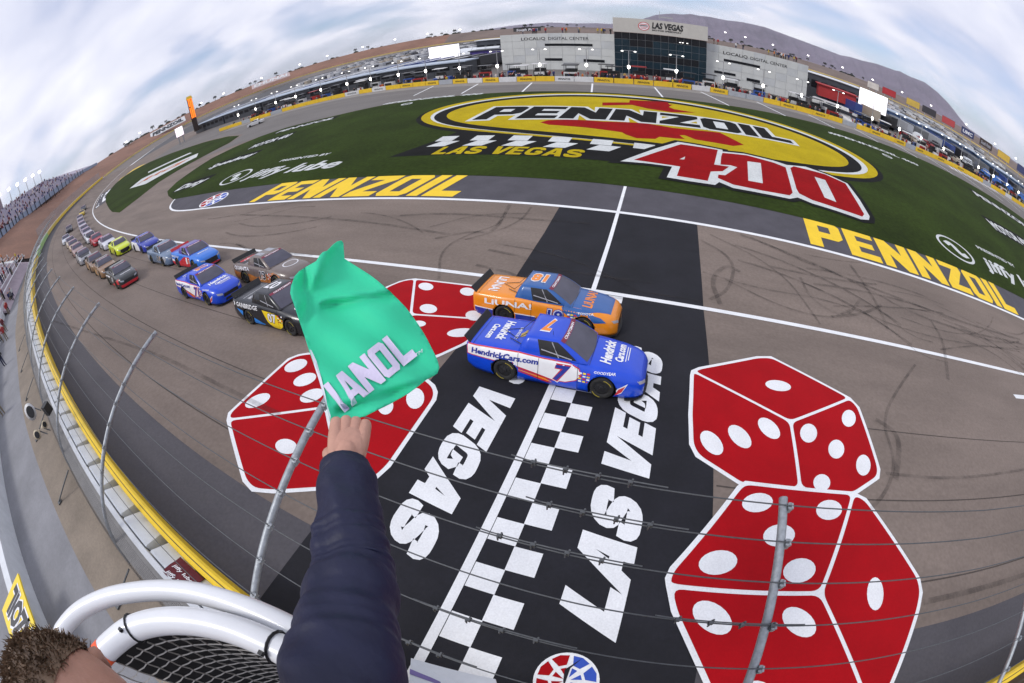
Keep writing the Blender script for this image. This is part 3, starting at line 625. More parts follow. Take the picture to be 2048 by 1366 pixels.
def _simple():
    out = {}
    b = MB(); b.add([(-2.50, -.86, 1.03), (-2.50, .86, 1.03), (-2.66, .88, 1.24), (-2.66, -.88, 1.24), (-2.53, -.86, 1.025), (-2.53, .86, 1.025), (-2.69, .88, 1.235), (-2.69, -.88, 1.235)], [(0, 1, 2, 3), (7, 6, 5, 4), (0, 4, 5, 1), (3, 2, 6, 7), (0, 3, 7, 4), (1, 5, 6, 2)]); out['spoiler'] = b.build('spoiler', DARK).data
    b = MB(); ring = [(2.1, -.98), (2.4, -.88), (2.58, -.70), (2.66, -.36), (2.68, 0), (2.66, .36), (2.58, .70), (2.4, .88), (2.1, .98), (2.0, .5), (2.0, -.5)]; b.prism(ring, .075, .105); out['splitter'] = b.build('splitter', DARK).data
    b = MB(); b.tube([(-.90, -.5, 1.42), (-1.25, -.30, 1.08), (-1.75, .05, 1.08)], .010, 5); b.tube([(-.90, .5, 1.42), (-1.25, .30, 1.08), (-1.7, .1, 1.08)], .010, 5); b.tube([(-1.0, -.6, 1.085), (-1.45, -.35, 1.085)], .012, 5); out['bed_struts'] = b.build('bed_struts', DARK).data
    b = MB(); b.tube([(-.15, -.45, 1.47), (-.15, -.45, 1.60)], .006, 4); b.box((-.62, -.4, 1.475), (.03, .22, .02)); b.box((-.62, .4, 1.475), (.03, .22, .02)); out['roof_flaps'] = b.build('roof_flaps', DARK).data
    for o in [o for o in COL.objects if o.data in out.values()]: bpy.data.objects.remove(o)
    return out
SIMPLE = _simple()
bmv = bmesh.new(); bmv.from_mesh(BODY); bmv.from_mesh(CAB); BVH = BVHTree.FromBMesh(bmv); bmv.free()
_bb = bmesh.new(); _bb.from_mesh(BODY); BVB = BVHTree.FromBMesh(_bb); _bb.free()
def drape(name, V, F, mode, mat, parent, off=.005, arches=True):
    """V: 2D points. mode 's-1'/'s1' sides (x,z), 't' top (x,y), 'f' front (y,z)"""
    V, F = refine(V, F, .09); vs, ok = [], []
    for a, b in V:
        if mode[0] == 's':
            s = int(mode[1:]); r = BVB.ray_cast(Vector((a, s * 3, b)), Vector((0, -s, 0)))
            good = r[0] is not None and r[0].y * s > .3 and not (arches and any(math.hypot(a - q, b - .345) < .40 for q in (-1.42, 1.42)))
        elif mode == 't':
            r = BVH.ray_cast(Vector((a, b, 4)), Vector((0, 0, -1))); good = r[0] is not None and r[0].z > .3
        else:
            r = BVB.ray_cast(Vector((5, a, b)), Vector((-1, 0, 0))); good = r[0] is not None and r[0].x > 1.0
        ok.append(good); vs.append(tuple(r[0] + r[1] * off) if good else (0, 0, 0))
    fs = [f for f in F if all(ok[i] for i in f)]
    if not fs: return None
    used = sorted({i for f in fs for i in f}); ix = {u: k for k, u in enumerate(used)}
    o_ = mesh(name, [vs[u] for u in used], [tuple(ix[i] for i in f) for f in fs], mat, parent, True); o_['kind'] = 'stuff'; return o_
def tri_arch(rings, g=.11):
    V, F = tri(rings, g)
    return V, F
def side_poly(name, ring, mat, par, off):
    for s in (-1, 1):
        V, F = tri([ring], .09); drape(name, V, F, 's%d' % s, mat, par, off)
def side_text(s_, x0, z0, x1, h, mat, par, off, bold=.03, shear=0.0, sides=(-1, 1)):
    V, F, W = txt(s_, bold, shear)
    for s in sides:
        fx = (lambda a: x0 + (x1 - x0) * a / W) if s < 0 else (lambda a: x1 - (x1 - x0) * a / W)
        drape('lettering', [(fx(a), z0 + h * b) for a, b in V], F, 's%d' % s, mat, par, off)
def top_text(s_, c, length, h, mat, par, face, off=.012, bold=.03, shear=0.0):
    """face 'front': read from ahead; 'rear': from behind; 'left': from the driver's side"""
    V, F, W = txt(s_, bold, shear); k = length / W
    f = {'front': lambda a, b: (c[0] - (b - .5) * h, c[1] + (a - W / 2) * k), 'rear': lambda a, b: (c[0] + (b - .5) * h, c[1] - (a - W / 2) * k), 'left': lambda a, b: (c[0] - (a - W / 2) * k, c[1] - (b - .5) * h)}[face]
    drape('lettering', [f(a, b) for a, b in V], F, 't', mat, par, off)
def top_poly(ring, mat, par, off=.006, g=.12):
    V, F = tri([ring], g); drape('paint_panel', V, F, 't', mat, par, off)
def slot(o, mats):
    for i, m in enumerate(mats): o.material_slots[i].link = 'OBJECT'; o.material_slots[i].material = m
def truck(p, label, base, cab=None, spoil=None, full=True, hd=None):
    x, y = p
    dx = 1.0; h_ = math.atan2(-(cx(x + .5) - cx(x - .5)) * -1, 1.0) if hd is None else hd
    slope = cx(x + .5) - cx(x - .5); h_ = math.atan2(slope, 1) if hd is None else hd
    fw = Vector((math.cos(h_), math.sin(h_), 0)); lf = Vector((-math.sin(h_), math.cos(h_), 0))
    g = lambda q: Vector((q.x, q.y, H(q.x, q.y))); c = Vector((x, y, 0))
    X = (g(c + fw) - g(c - fw)).normalized(); Y = (g(c + lf * .8) - g(c - lf * .8)).normalized(); Z = X.cross(Y).normalized(); Y = Z.cross(X)
    e = empty('race_truck'); e.matrix_world = Matrix(((X.x, Y.x, Z.x, x), (X.y, Y.y, Z.y, y), (X.z, Y.z, Z.z, H(x, y) + .012), (0, 0, 0, 1)))
    tag(e, label, 'truck', 'racing trucks on the track')
    b = link('body', BODY, e); slot(b, [base, DARK]); cb = link('cab', CAB, e); slot(cb, [cab or base])
    for n_, me in WIN: link(n_, me, cb)
    link('windscreen_banner', BANNER, cb); 
    for wx in (-1.42, 1.42):
        for s in (-1, 1):
            t = link('wheel', WT, e); t.location = (wx, s * .868, .345)
            if s > 0: t.rotation_euler = (0, 0, math.pi)
            link('rim', WR, t)
            if full: link('tyre_lettering', WL, t)['kind'] = 'stuff'
    sp = link('spoiler', SIMPLE['spoiler'], e); slot(sp, [spoil or DARK]); link('splitter', SIMPLE['splitter'], e)
    if full:
        link('banner_lettering', BANTXT, cb); link('bed_struts', SIMPLE['bed_struts'], e); link('roof_flaps', SIMPLE['roof_flaps'], cb)['kind'] = 'stuff'
        for k in (0, 1): link('window_bars', BARS[k], cb)
    if full:
        for ring in ([(-.44, .22), (-.43, .22), (-.41, .96), (-.42, .96)], [(.72, .22), (.73, .22), (.70, .94), (.69, .94)], [(-1.02, .55), (-1.01, .55), (-1.01, .99), (-1.02, .99)]): side_poly('panel_gap', ring, DARK, b, .018)
        for ring in ([(.99, -.84), (1.0, -.84), (1.0, .84), (.99, .84)], [(-2.40, -.88), (-2.39, -.88), (-2.39, .88), (-2.40, .88)]): top_poly(ring, DARK, b, .016)
        for s in (-1, 1): mm = MB(); mm.box((-2.625, s * .74, .72), (.02, .16, .20)); mm.build('tail_light', LRED, e)
    # grille, air intake and headlights on the nose
    V, F = tri([[(-.50, .38), (.50, .38), (.46, .56), (-.46, .56)]], .12); drape('grille', V, F, 'f', DARK, b, .006)
    V, F = tri([[(-.42, .17), (.42, .17), (.40, .30), (-.40, .30)]], .12); drape('air_intake', V, F, 'f', DARK, b, .006)
    for s in (-1, 1):
        V, F = tri([[(s * .50, .50), (s * .78, .56), (s * .80, .66), (s * .52, .60)][::s]], .1); drape('headlight', V, F, 'f', LSIL, b, .007)
    return e, b, cb
def number(n_, b, x0, x1, z0, h, fill, edge, shear=.18, edge2=None):
    if edge2: side_text(n_, x0 - .03, z0, x1 + .03, h, edge2, b, .009, .11, shear)
    side_text(n_, x0, z0, x1, h, edge, b, .012, .075, shear); side_text(n_, x0 + .02, z0, x1 - .02, h, fill, b, .016, .03, shear)
def sponsors(b, mat=LWHT, x0=.74, z0=.46, cols=(LWHT, LYEL, LRED)):
    for i in range(3):
        for j in range(4):
            x = x0 + i * .115; z = z0 + j * .085; side_poly('sponsor_sticker', [(x, z), (x + .085, z), (x + .085, z + .05), (x, z + .05)], cols[(i + j) % len(cols)], b, .010)
def blue_truck(p, num, label):
    e, b, c = truck(p, label, PAINT('royal_blue', (.003, .058, .58)))
    ring = [(-2.58, .985), (-1.0, 1.0), (-.3, .95), (.45, .93), (.72, .84), (.80, .66), (.66, .48), (.38, .36), (.05, .34), (-.6, .50), (-1.2, .64), (-2.58, .70)]
    side_poly('red_border', grow(ring, .028), LRED, b, .005); side_poly('white_panel', ring, LWHT, b, .008)
    for k in range(3): side_poly('red_streak', [(-1.0, .56 - .05 * k), (-.2, .40 - .055 * k), (.0, .30 - .04 * k), (-.15, .33 - .055 * k), (-1.0, .53 - .05 * k)], LORG if k == 1 else LRED, b, .011)
    side_text('HendrickCars.com', -2.45, .76, -.42, .17, LBLU, b, .014, .04, .12)
    number(num, b, .0, .52 if len(num) == 1 else .76, .38, .50, LBLU, LRED, .18, LWHT); sponsors(b)
    side_poly('white_flare', [(1.72, .16), (1.98, .30), (2.12, .62), (1.86, .44)], LWHT, b, .006); side_poly('red_streak', [(1.80, .20), (1.98, .34), (2.06, .54), (1.88, .42)], LRED, b, .010)
    side_text('GOODYEAR', 1.15, .80, 1.75, .05, LWHT, b, .010, .02)
    top_text('Hendrick', (1.38, 0), 1.25, .30, LWHT, b, 'front', bold=.045, shear=.15); top_text('Cars.com', (1.74, .08), .95, .23, LWHT, b, 'front', bold=.045, shear=.15)
    top_poly([(1.92, -.3), (1.945, -.3), (1.945, .5), (1.92, .5)], LWHT, b, .010); top_poly([(1.985, -.2), (2.01, -.2), (2.01, .5), (1.985, .5)], LWHT, b, .010)
    top_text('Hendrick', (-1.72, .05), 1.15, .28, LWHT, b, 'rear', bold=.045, shear=.15); top_text('Cars.com', (-2.08, -.1), .85, .20, LWHT, b, 'rear', bold=.045, shear=.15)
    top_text('CHEVROLET', (-1.30, .0), .7, .09, LWHT, b, 'rear', bold=.02); top_poly([(-1.20, -.22), (-1.06, -.10), (-1.04, .24), (-1.12, .24), (-1.16, .1), (-1.22, 0)], LGLD, b, .010)
    top_text(num, (-.40, 0), .34 * len(num), .72, LWHT, c, 'left', bold=.07, off=.008, shear=.15); top_text(num, (-.40, 0), .30 * len(num), .66, LORG, c, 'left', bold=.035, off=.014, shear=.15)
    return e
blue_truck((-2.27, 9.08), '7', 'blue and white race truck number 7 leading on the black band')
blue_truck((-21.2, 9.75), '71', 'blue and white race truck number 71 behind the leaders')
# 18
e, b, c = truck((-3.45, 12.22), 'orange race truck number 18 with blue bonnet beside the leader', PAINT('orange', (.80, .26, .012)), PAINT('steel_blue', (.02, .10, .32)))
top_poly([(.70, -.95), (1.5, -.9), (2.3, -.62), (2.3, .62), (1.5, .9), (.70, .95)], PAINT('steel_blue', (0, 0, 0)), b, .006)
side_poly('blue_panel', [(.62, .99), (1.2, .92), (2.0, .74), (2.2, .60), (1.8, .56), (1.0, .62), (.70, .80)], PAINT('steel_blue', (0, 0, 0)), b, .006)
side_poly('navy_panel', [(-2.56, .14), (-2.56, .50), (-.3, .44), (-.1, .34), (.9, .26), (.9, .13)], LBLU, b, .006); side_poly('white_stripe', [(-2.56, .50), (-.3, .44), (-.25, .47), (-2.56, .54)], LWHT, b, .009)
side_text('LiUNA!', -2.15, .705, -.40, .20, LWHT, b, .012, .03); number('18', b, .12, .72, .40, .42, LBLU, LWHT, .1, LBLU); sponsors(b, x0=.86)
top_text('LiUNA!', (1.45, 0), 1.3, .34, LORG, b, 'front', bold=.03); top_text('LiUNA!', (-1.95, 0), 1.3, .36, LWHT, b, 'rear', bold=.03); top_text('18', (-.40, 0), .60, .66, LWHT, c, 'left', bold=.08, off=.008); top_text('18', (-.40, 0), .56, .60, LORG, c, 'left', bold=.04, off=.014)
side_text('TOYOTA', 1.2, .80, 1.75, .05, LWHT, b, .010, .02)
# 07
e, b, c = truck((-13.7, 9.02), 'black race truck number 07 with a yellow door behind the flag', PAINT('gloss_black', (.012, .013, .018)))
side_poly('yellow_panel', [(-.30, .84), (.55, .80), (1.05, .60), (.95, .30), (.70, .14), (.30, .14), (-.05, .35)], LYEL, b, .007); side_poly('blue_panel', [(-2.3, .66), (-1.85, .62), (-.9, .38), (-.3, .2), (-.35, .14), (-1.0, .14), (-1.9, .4)], LCYA, b, .006)
side_text('GAINBRIDGE', -2.25, .78, -.62, .18, LWHT, b, .010, .02); side_poly('arrow_mark', [(-2.42, .78), (-2.34, .87), (-2.42, .96), (-2.50, .96), (-2.44, .87), (-2.50, .78)], LWHT, b, .010); number('07', b, .02, .62, .40, .38, LWHT, LBLK, 0.0); sponsors(b, x0=.72, cols=(LRED, LBLK, LWHT))
top_text('GAINBRIDGE', (-1.5, 0), 1.4, .17, LWHT, b, 'rear', bold=.02); top_poly([(-1.86, -.75), (-1.84, -.75), (-1.84, .75), (-1.86, .75)], LWHT, b, .008); top_text('07', (-.40, 0), .64, .66, LWHT, c, 'left', bold=.03, off=.010); top_text('GAINBRIDGE', (1.5, 0), 1.2, .2, LWHT, b, 'front')
# 13
e, b, c = truck((-18.1, 12.25), 'bronze and grey race truck number 13 behind the flag', PAINT('bronze_grey', (.16, .125, .11)))
side_poly('orange_panel', [(-2.56, .70), (-1.9, .62), (-.9, .60), (-.2, .46), (.2, .6), (.7, .72), (1.3, .84), (1.8, .70), (1.9, .2), (.9, .13), (-.9, .13), (-2.5, .3)], M('paint_copper', (.42, .15, .035), .35, .35, 5, coat=.5), b, .006)
side_text('QUANTA', -2.4, .78, -.85, .18, LWHT, b, .010, .03); number('13', b, .05, .62, .42, .42, LBLK, LWHT, .0); sponsors(b, x0=.78, cols=(LWHT, LRED, LSIL))
top_poly([(-2.3, -.78), (-1.5, -.78), (-1.5, .78), (-2.3, .78)], LBLK, b, .006); top_poly([(-2.2, -.62), (-2.0, -.70), (-1.8, -.3), (-1.8, .55), (-2.0, .7), (-2.2, .3)], LRED, b, .010); top_text('CRAFT', (-1.95, 0), 1.0, .18, LWHT, b, 'rear', off=.015); top_poly([(-1.4, -.7), (-1.15, -.5), (-1.2, .6), (-1.4, .5)], LSIL, b, .008)
top_poly(oval((1.55, .1), .34, .5, 0, 20), LWHT, b, .008); top_poly(oval((1.55, .1), .29, .44, 0, 20), PAINT('bronze_grey', (0, 0, 0)), b, .011); top_poly([(-.68, -.5), (-.05, -.55), (-.05, -.25), (-.68, -.2)], LSIL, c, .010); top_poly([(-.68, .1), (-.05, .1), (-.05, .5), (-.68, .5)], LSIL, c, .010)
# red-winged blue truck, grey-blue truck
e, b, c = truck((-28.2, 13.05), 'sky blue race truck with a bright red spoiler and red skirts', PAINT('sky_blue', (.015, .16, .62)), PAINT('violet_blue', (.09, .06, .32)), LRED)
side_poly('red_panel', [(-2.5, .14), (-2.5, .42), (-.9, .5), (.0, .86), (.9, .86), (1.0, .14)], LRED, b, .006); side_poly('white_panel', [(-2.5, .44), (-2.5, .6), (-1.9, .6), (-1.8, .44)], LWHT, b, .009); side_text('IFCU', -2.4, .72, -1.0, .16, LWHT, b, .010); side_text('1', .3, .42, .55, .4, LWHT, b, .012, .06); sponsors(b)
V, F = tri([[(-.62, .13), (.62, .13), (.62, .22), (-.62, .22)]], .1); drape('red_bumper', V, F, 'f', LRED, b, .009); V, F = tri([[(-.55, .26), (.55, .26), (.5, .58), (-.5, .58)]], .1); drape('grille', V, F, 'f', DARK, b, .010)
top_text('MISSION', (1.5, 0), .9, .18, LWHT, b, 'front')
e, b, c = truck((-33.6, 13.1), 'grey and blue race truck number 38 with a pale nose', PAINT('slate_blue', (.13, .19, .29)))
side_poly('pale_panel', [(-2.5, .5), (-2.5, .8), (-1.6, .7), (-1.4, .45)], LSIL, b, .006); number('38', b, .05, .62, .40, .42, LBLK, LWHT, .1); sponsors(b); side_poly('pale_panel', [(1.0, .5), (1.8, .8), (2.2, .6), (1.9, .3)], LSIL, b, .006); top_text('FORD', (1.5, 0), .8, .16, LWHT, b, 'front')
# the rest of the field: pixel of the front right corner, colours
FIELD = [((292, 506), 'royal blue race truck with white sides and white front bumper', (.02, .04, .36), (.02, .04, .36), 'whiteside'),
 ((238, 512), 'fluorescent yellow green race truck with black grille', (.62, .72, .02), (.62, .72, .02), 'yellow'),
 ((212, 501), 'white race truck with dark purple windscreen behind the yellow green one', (.62, .62, .68), (.16, .10, .22), ''),
 ((190, 494), 'dark red race truck between two white ones', (.40, .02, .03), (.30, .05, .09), ''),
 ((177, 488), 'white race truck with dark bonnet just behind the dark red one', (.60, .62, .66), (.5, .52, .56), 'dark'),
 ((170, 478), 'pale lilac race truck in the inside row', (.42, .38, .46), (.36, .30, .42), ''),
 ((165, 470), 'mauve and white race truck in the inside row', (.34, .28, .36), (.40, .34, .42), ''),
 ((161, 461), 'light grey race truck in the inside row', (.44, .42, .48), (.30, .26, .34), ''),
 ((158, 453), 'dusty purple race truck in the inside row', (.30, .24, .30), (.34, .28, .36), ''),
 ((156, 445), 'grey race truck well back in the inside row', (.30, .27, .30), (.30, .26, .30), ''),
 ((160, 434), 'yellow race truck well back in the inside row', (.60, .42, .02), (.48, .36, .05), ''),
 ((163, 424), 'black race truck last in the inside row', (.02, .02, .025), (.10, .09, .10), ''),
 ((243, 577), 'black race truck with red front skirts leading the outside row', (.025, .028, .03), (.02, .022, .028), 'redfront'),
 ((208, 557), 'brown race truck with bronze side panels in the outside row', (.24, .13, .06), (.10, .08, .08), 'bronze'),
 ((188, 545), 'dark brown race truck behind the bronze one in the outside row', (.20, .12, .07), (.11, .09, .09), 'bronze'),
 ((164, 531), 'silver race truck with dark bonnet in the outside row', (.34, .34, .36), (.12, .13, .17), 'dark'),
 ((151, 515), 'plum coloured race truck in the outside row', (.34, .22, .20), (.20, .12, .18), ''),
 ((143, 505), 'tan race truck with purple cab in the outside row', (.44, .32, .22), (.24, .16, .24), ''),
 ((137, 497), 'cream race truck in the outside row', (.50, .42, .32), (.24, .20, .28), ''),
 ((128, 491), 'white race truck with pale blue cab in the outside row', (.62, .64, .68), (.30, .36, .46), ''),
 ((134, 468), 'dark race truck last in the outside row', (.05, .045, .05), (.18, .15, .17), '')]
for i, (q, lab, base, cabc, kind) in enumerate(FIELD):
    p = at(*q); s = cx(p.x + .5) - cx(p.x - .5); fw = Vector((1, s, 0)).normalized(); lf = Vector((-fw.y, fw.x, 0)); c_ = p - fw * 1.9 + lf * .75
    e, b, c = truck((c_.x, c_.y), lab, PAINT('field_%d' % i, base), PAINT('field_cab_%d' % i, cabc), full=i in (0, 1, 2, 12, 13))
    if kind == 'whiteside':
        side_poly('white_panel', [(-2.55, .3), (-2.55, .98), (-.3, .95), (.5, .6), (.7, .14), (-2.4, .14)], LWHT, b, .006); V, F = tri([[(-.62, .13), (.62, .13), (.66, .30), (-.66, .30)]], .1); drape('white_bumper', V, F, 'f', LWHT, b, .010); top_text('FORD', (1.5, 0), .8, .16, LWHT, b, 'front')
    elif kind == 'yellow': number('88', b, .05, .62, .40, .42, LYEL, LBLK, .1); V, F = tri([[(-.62, .28), (.62, .28), (.55, .60), (-.55, .60)]], .1); drape('grille', V, F, 'f', DARK, b, .010)
    elif kind == 'redfront':
        V, F = tri([[(-.8, .12), (.8, .12), (.8, .32), (-.8, .32)]], .1); drape('red_bumper', V, F, 'f', LRED, b, .009); side_poly('red_panel', [(-.5, .13), (1.0, .13), (1.6, .4), (2.3, .4), (2.4, .13), (2.1, .8), (1.0, .45)], LRED, b, .006); number('01', b, .05, .6, .45, .38, LWHT, LBLK, .1); top_text('WEATHER', (1.75, 0), 1.0, .18, LWHT, b, 'front'); side_poly('white_panel', [(-2.4, .7), (-1.6, .85), (-.4, .85), (-.5, .7)], LWHT, b, .007)
    elif kind == 'bronze': side_poly('bronze_panel', [(-2.4, .3), (-1.9, .8), (-.5, .7), (.9, .8), (1.0, .2), (-.9, .2)], M('paint_gold', (.50, .28, .10), .35, .3, 5, coat=.5), b, .006); number('56', b, .05, .6, .42, .38, LBLK, LWHT, .1)
    elif kind == 'dark': top_poly([(.80, -.8), (2.2, -.6), (2.2, .6), (.80, .8)], LBLK, b, .006)
    if i in (2, 3, 4, 15, 16, 17): number(str(20 + 3 * i), b, .05, .6, .42, .38, LBLK if sum(base) > 1 else LWHT, LWHT if sum(base) > 1 else LBLK, .1)
# ------------------------------------------------------------------ outside wall, barrier and fence
CONC = M('concrete_grey', (.30, .29, .28), .85, .15, 1.2, .3, 40, fine=.15)
CWHT = M('wall_white', (.66, .68, .70), .7, .1, 1.5, fine=.08)
FOAM = M('foam_white', (.62, .65, .68), .75, .10, 2.0)
SYEL = M('steel_yellow', (.78, .52, .008), .5, .08, 2, coat=.1)
SGRN = M('steel_green', (.30, .50, .16), .5, .1, 2); SYG = M('steel_ochre', (.62, .46, .06), .5, .1, 2)
STEEL = M('galvanised', (.33, .35, .37), .5, .22, 14, metal=.55, bump=.2)
WIRE = M('cable_steel', (.10, .105, .11), .5, .2, 20, metal=.5)
WALK = M('walkway_concrete', (.23, .23, .245), .85, .18, .4, .2, 30, fine=.12); TAN = M('dirt_tan', (.25, .205, .16), .9, .2, .6, .3, 20, fine=.2)
XW = [x for x in range(-236, -40, 6)] + [x for x in range(-40, 41, 2)] + list(range(46, 151, 6))
def wallstrip(name, prof, mats, parent=None, x0=-240, x1=150, mi=None, xs_=None):
    """prof: (d, height over the track surface at d=-1) polyline swept along the wall"""
    X = [x for x in (xs_ or XW) if x0 <= x <= x1]; vs = []; n = len(prof); base = lambda x: H(x, -1 + cx(x))
    for x in X: vs += [(x, d + cx(x), base(x) + z) for d, z in prof]
    fs = [(i * n + j, i * n + j + 1, (i + 1) * n + j + 1, (i + 1) * n + j) for i in range(len(X) - 1) for j in range(n - 1)]
    fs += [tuple(range(n - 1, -1, -1)), tuple((len(X) - 1) * n + j for j in range(n))]
    o = mesh(name, vs, fs, mats, parent)
    if mi:
        for k, p in enumerate(o.data.polygons): p.material_index = mi[k % (n - 1)] if k < (len(X) - 1) * (n - 1) else 0
    return o
wl_ = wallstrip('retaining_wall', [(-2.12, -.35), (-2.12, .78), (-1.60, .80), (-1.60, 1.03), (-1.44, 1.03), (-1.44, -.35)], [CONC, CWHT], mi=[0, 0, 1, 1, 1])
tag(wl_, 'long concrete retaining wall with white top edge behind the yellow barrier', 'wall')
sb = empty('crash_barrier', (0, -.7, 4.0)); tag(sb, 'long energy absorbing crash barrier with yellow steel face and white foam blocks', 'barrier')
sb_inv = Matrix.Translation((0, .7, -4.0))
def under(o, par): o.parent = par; o.matrix_parent_inverse = Matrix.Translation(-par.location); return o
segs = [(-236, -150, SYEL), (-150, -128, SYG), (-128, -92, SGRN), (-92, -60, SYG), (-60, 150, SYEL)]
for a, b_, m in segs:
    X = [x for x in sorted(set(XW + [-150, -128, -92, -60])) if a <= x <= b_]
    under(wallstrip('steel_face', [(-.86, .05), (-.86, .98), (-.80, 1.03), (-.66, 1.03), (-.60, .98), (-.60, .05)], m, None, -300, 300, None, X), sb)
    under(wallstrip('steel_seam', [(-.748, 1.0305), (-.748, 1.034), (-.728, 1.034), (-.728, 1.0305)], DARK, None, -300, 300, None, X), sb)
fb = MB(); fb.add([(-.62, -1.40, .08), (.62, -1.40, .08), (.62, -.88, .08), (-.62, -.88, .08), (-.70, -1.40, .96), (.70, -1.40, .96), (.60, -.90, .72), (-.60, -.90, .72), (-.69, -1.34, .965), (.69, -1.34, .965)], [(3, 2, 1, 0), (4, 5, 9, 8), (8, 9, 6, 7), (0, 1, 5, 4), (2, 3, 7, 6), (1, 2, 6, 9, 5), (3, 0, 4, 8, 7)])
fo = fb.build('foam_block', FOAM); fme = fo.data; bpy.data.objects.remove(fo)
for i in range(74):
    x = 8.4 - 1.6 * i; o = link('foam_block', fme); s = cx(x + .5) - cx(x - .5)
    o.matrix_world = Matrix.Translation((x, cx(x), H(x, -1 + cx(x)))) @ Matrix.Rotation(math.atan(s), 4, 'Z') @ Matrix.Scale(1 + .03 * rnd.random(), 4, (0, 0, 1)); mw = o.matrix_world.copy(); under(o, sb); o.matrix_basis = mw
# little banner tied to the barrier
bn = empty('barrier_banner', (-7.0, -1.1, 4.1)); tag(bn, 'small maroon cloth printed with white lettering tied over a foam block', 'banner')
MAR = M('cloth_maroon', (.12, .012, .02), .8, .2, 8)
def rel(o, par): o.parent = par; o.matrix_parent_inverse = par.matrix_world.inverted() if par.matrix_world != Matrix() else Matrix.Translation(-par.location); return o
zt = H(-7, -1) + 1.0
vs_ = [(-7.55 + .95 * i / 6, -1.42 + .56 * j / 5, zt + .02 - .22 * j / 5 + .02 * math.sin(i * 2 + j)) for j in range(6) for i in range(7)]
under(mesh('cloth', vs_, [(j * 7 + i, j * 7 + i + 1, (j + 1) * 7 + i + 1, (j + 1) * 7 + i) for j in range(5) for i in range(6)], MAR, None, True), bn)
for k in (0, 1): 
    V, F, W = txt('jiffy lube', .02, .2); under(mesh('lettering', [(-7.45 + .75 * a / W, -1.36 + .22 * k + .09 * b, zt + .055 - .22 * (.06 + .22 * k + .09 * b) / .56) for a, b in V], F, LWHT), bn)
# ground behind the wall
def sheet(name, d0, d1, z, mat, x0=-150, x1=60, kind='structure', wob=0):
    X = range(x0, x1 + 1, 3); vs = []
    for x in X: vs += [(x, d0 + cx(x) + wob * math.sin(x * .3), z), (x, d1 + cx(x) + wob * math.sin(x * .4 + 1), z)]
    o = mesh(name, vs, [(2 * i, 2 * i + 2, 2 * i + 3, 2 * i + 1) for i in range(len(vs) // 2 - 1)], mat); o["kind"] = kind; return o
sheet('walkway', -14, -2.05, 3.22, WALK); sheet('dirt_path', -4.1, -2.1, 3.228, TAN, wob=.08)
rw = wallstrip('rear_wall', [(-7.5, -.1), (-7.5, 1.3), (-7.05, 1.3), (-7.05, -.1)], CWHT, None, -110, 30); tag(rw, 'low pale blue white wall along the walkway behind the fence', 'wall')
# advertising board on the rear wall, yellow with black letters
def below(px, py, z): r = pixray(px, py); return Vector((0, 0, CAMZ)) + r * ((z - CAMZ) / r.z)
A0, A1 = below(84, 1285, 4.56), below(36, 1148, 4.56); ud = (A1 - A0).normalized(); up_ = Vector((ud.y, -ud.x, 0)); up_ = up_ if up_.y < 0 else -up_; A0 -= ud * .9; A1 += ud * .05; Ln = (A1 - A0).length
ab = empty('advert_board', (A0 + A1) / 2); tag(ab, 'yellow advertising board with black and white lettering below the fence', 'sign')
q_ = [A0, A1, A1 + up_ * 1.9, A0 + up_ * 1.9]; dn_ = Vector((0, 0, -.08)); bq = MB(); bq.add([*q_, *[p + dn_ for p in q_]], [(0, 1, 2, 3), (7, 6, 5, 4), (0, 4, 5, 1), (1, 5, 6, 2), (2, 6, 7, 3), (3, 7, 4, 0)]); under(bq.build('board', LYEL), ab)
for o_, m_, bo in ((.01, LWHT, .10), (.02, LBLK, .045)): under(wall_text('lettering', 'PENNZOIL', A0 + ud * .25 + up_ * .35 + Vector((0, 0, o_)), ud, up_, Ln - .5, 1.2, m_, None, bo, .2), ab)
def loft_(name, rows, mats):
    m = len(rows[0]); return mesh(name, [v for r in rows for v in r], [(i * m + j, (i + 1) * m + j, (i + 1) * m + j + 1, i * m + j + 1) for i in range(len(rows) - 1) for j in range(m - 1)], mats)
# catch fence posts
PROF = [(-2.36, 3.15), (-2.22, 3.7), (-2.05, 4.15), (-1.82, 4.5), (-1.45, 4.92), (-1.01, 5.30), (-.42, 5.70), (.24, 6.05), (.97, 6.34), (1.75, 6.56), (2.30, 6.66), (2.58, 6.69)]
CAB_AT = [(2.45, 6.71), (2.02, 6.645), (1.57, 6.54), (1.10, 6.42), (.63, 6.25), (.15, 6.05), (-.35, 5.78), (-.85, 5.44)]
def prof_pt(d):
    for (a, b), (c_, e_) in zip(PROF, PROF[1:]):
        if a <= d <= c_: return b + (e_ - b) * (d - a) / (c_ - a)
    return PROF[-1][1]
pb = MB(); pts = [(0, d, z) for d, z in chaikin(PROF, 2)]; pb.tube(pts, .057, 12)
pm = pb.build('post', STEEL, None, True); PME = pm.data; bpy.data.objects.remove(pm)
kb = MB()
kb.box((.0, .0, .055), (.05, .12, .10)); kb.box((.03, .0, .09), (.03, .09, .06)); kb.tube([(-.04, -.03, .10), (.05, -.03, .10)], .018, 6); kb.tube([(-.04, .03, .10), (.05, .03, .10)], .018, 6)
km = kb.build('clamp', STEEL); KME = km.data; bpy.data.objects.remove(km)
POSTX = [2.05 - 6.0 * i for i in range(-3, 24)]
near_names = ['next to the green flag', 'just past the flag stand']
ORD = ['first', 'second', 'third', 'fourth', 'fifth', 'sixth', 'seventh', 'eighth', 'ninth', 'tenth', 'eleventh', 'twelfth', 'thirteenth', 'fourteenth', 'fifteenth', 'sixteenth', 'seventeenth', 'eighteenth', 'nineteenth', 'twentieth', 'twenty-first', 'twenty-second', 'twenty-third', 'twenty-fourth', 'twenty-fifth']
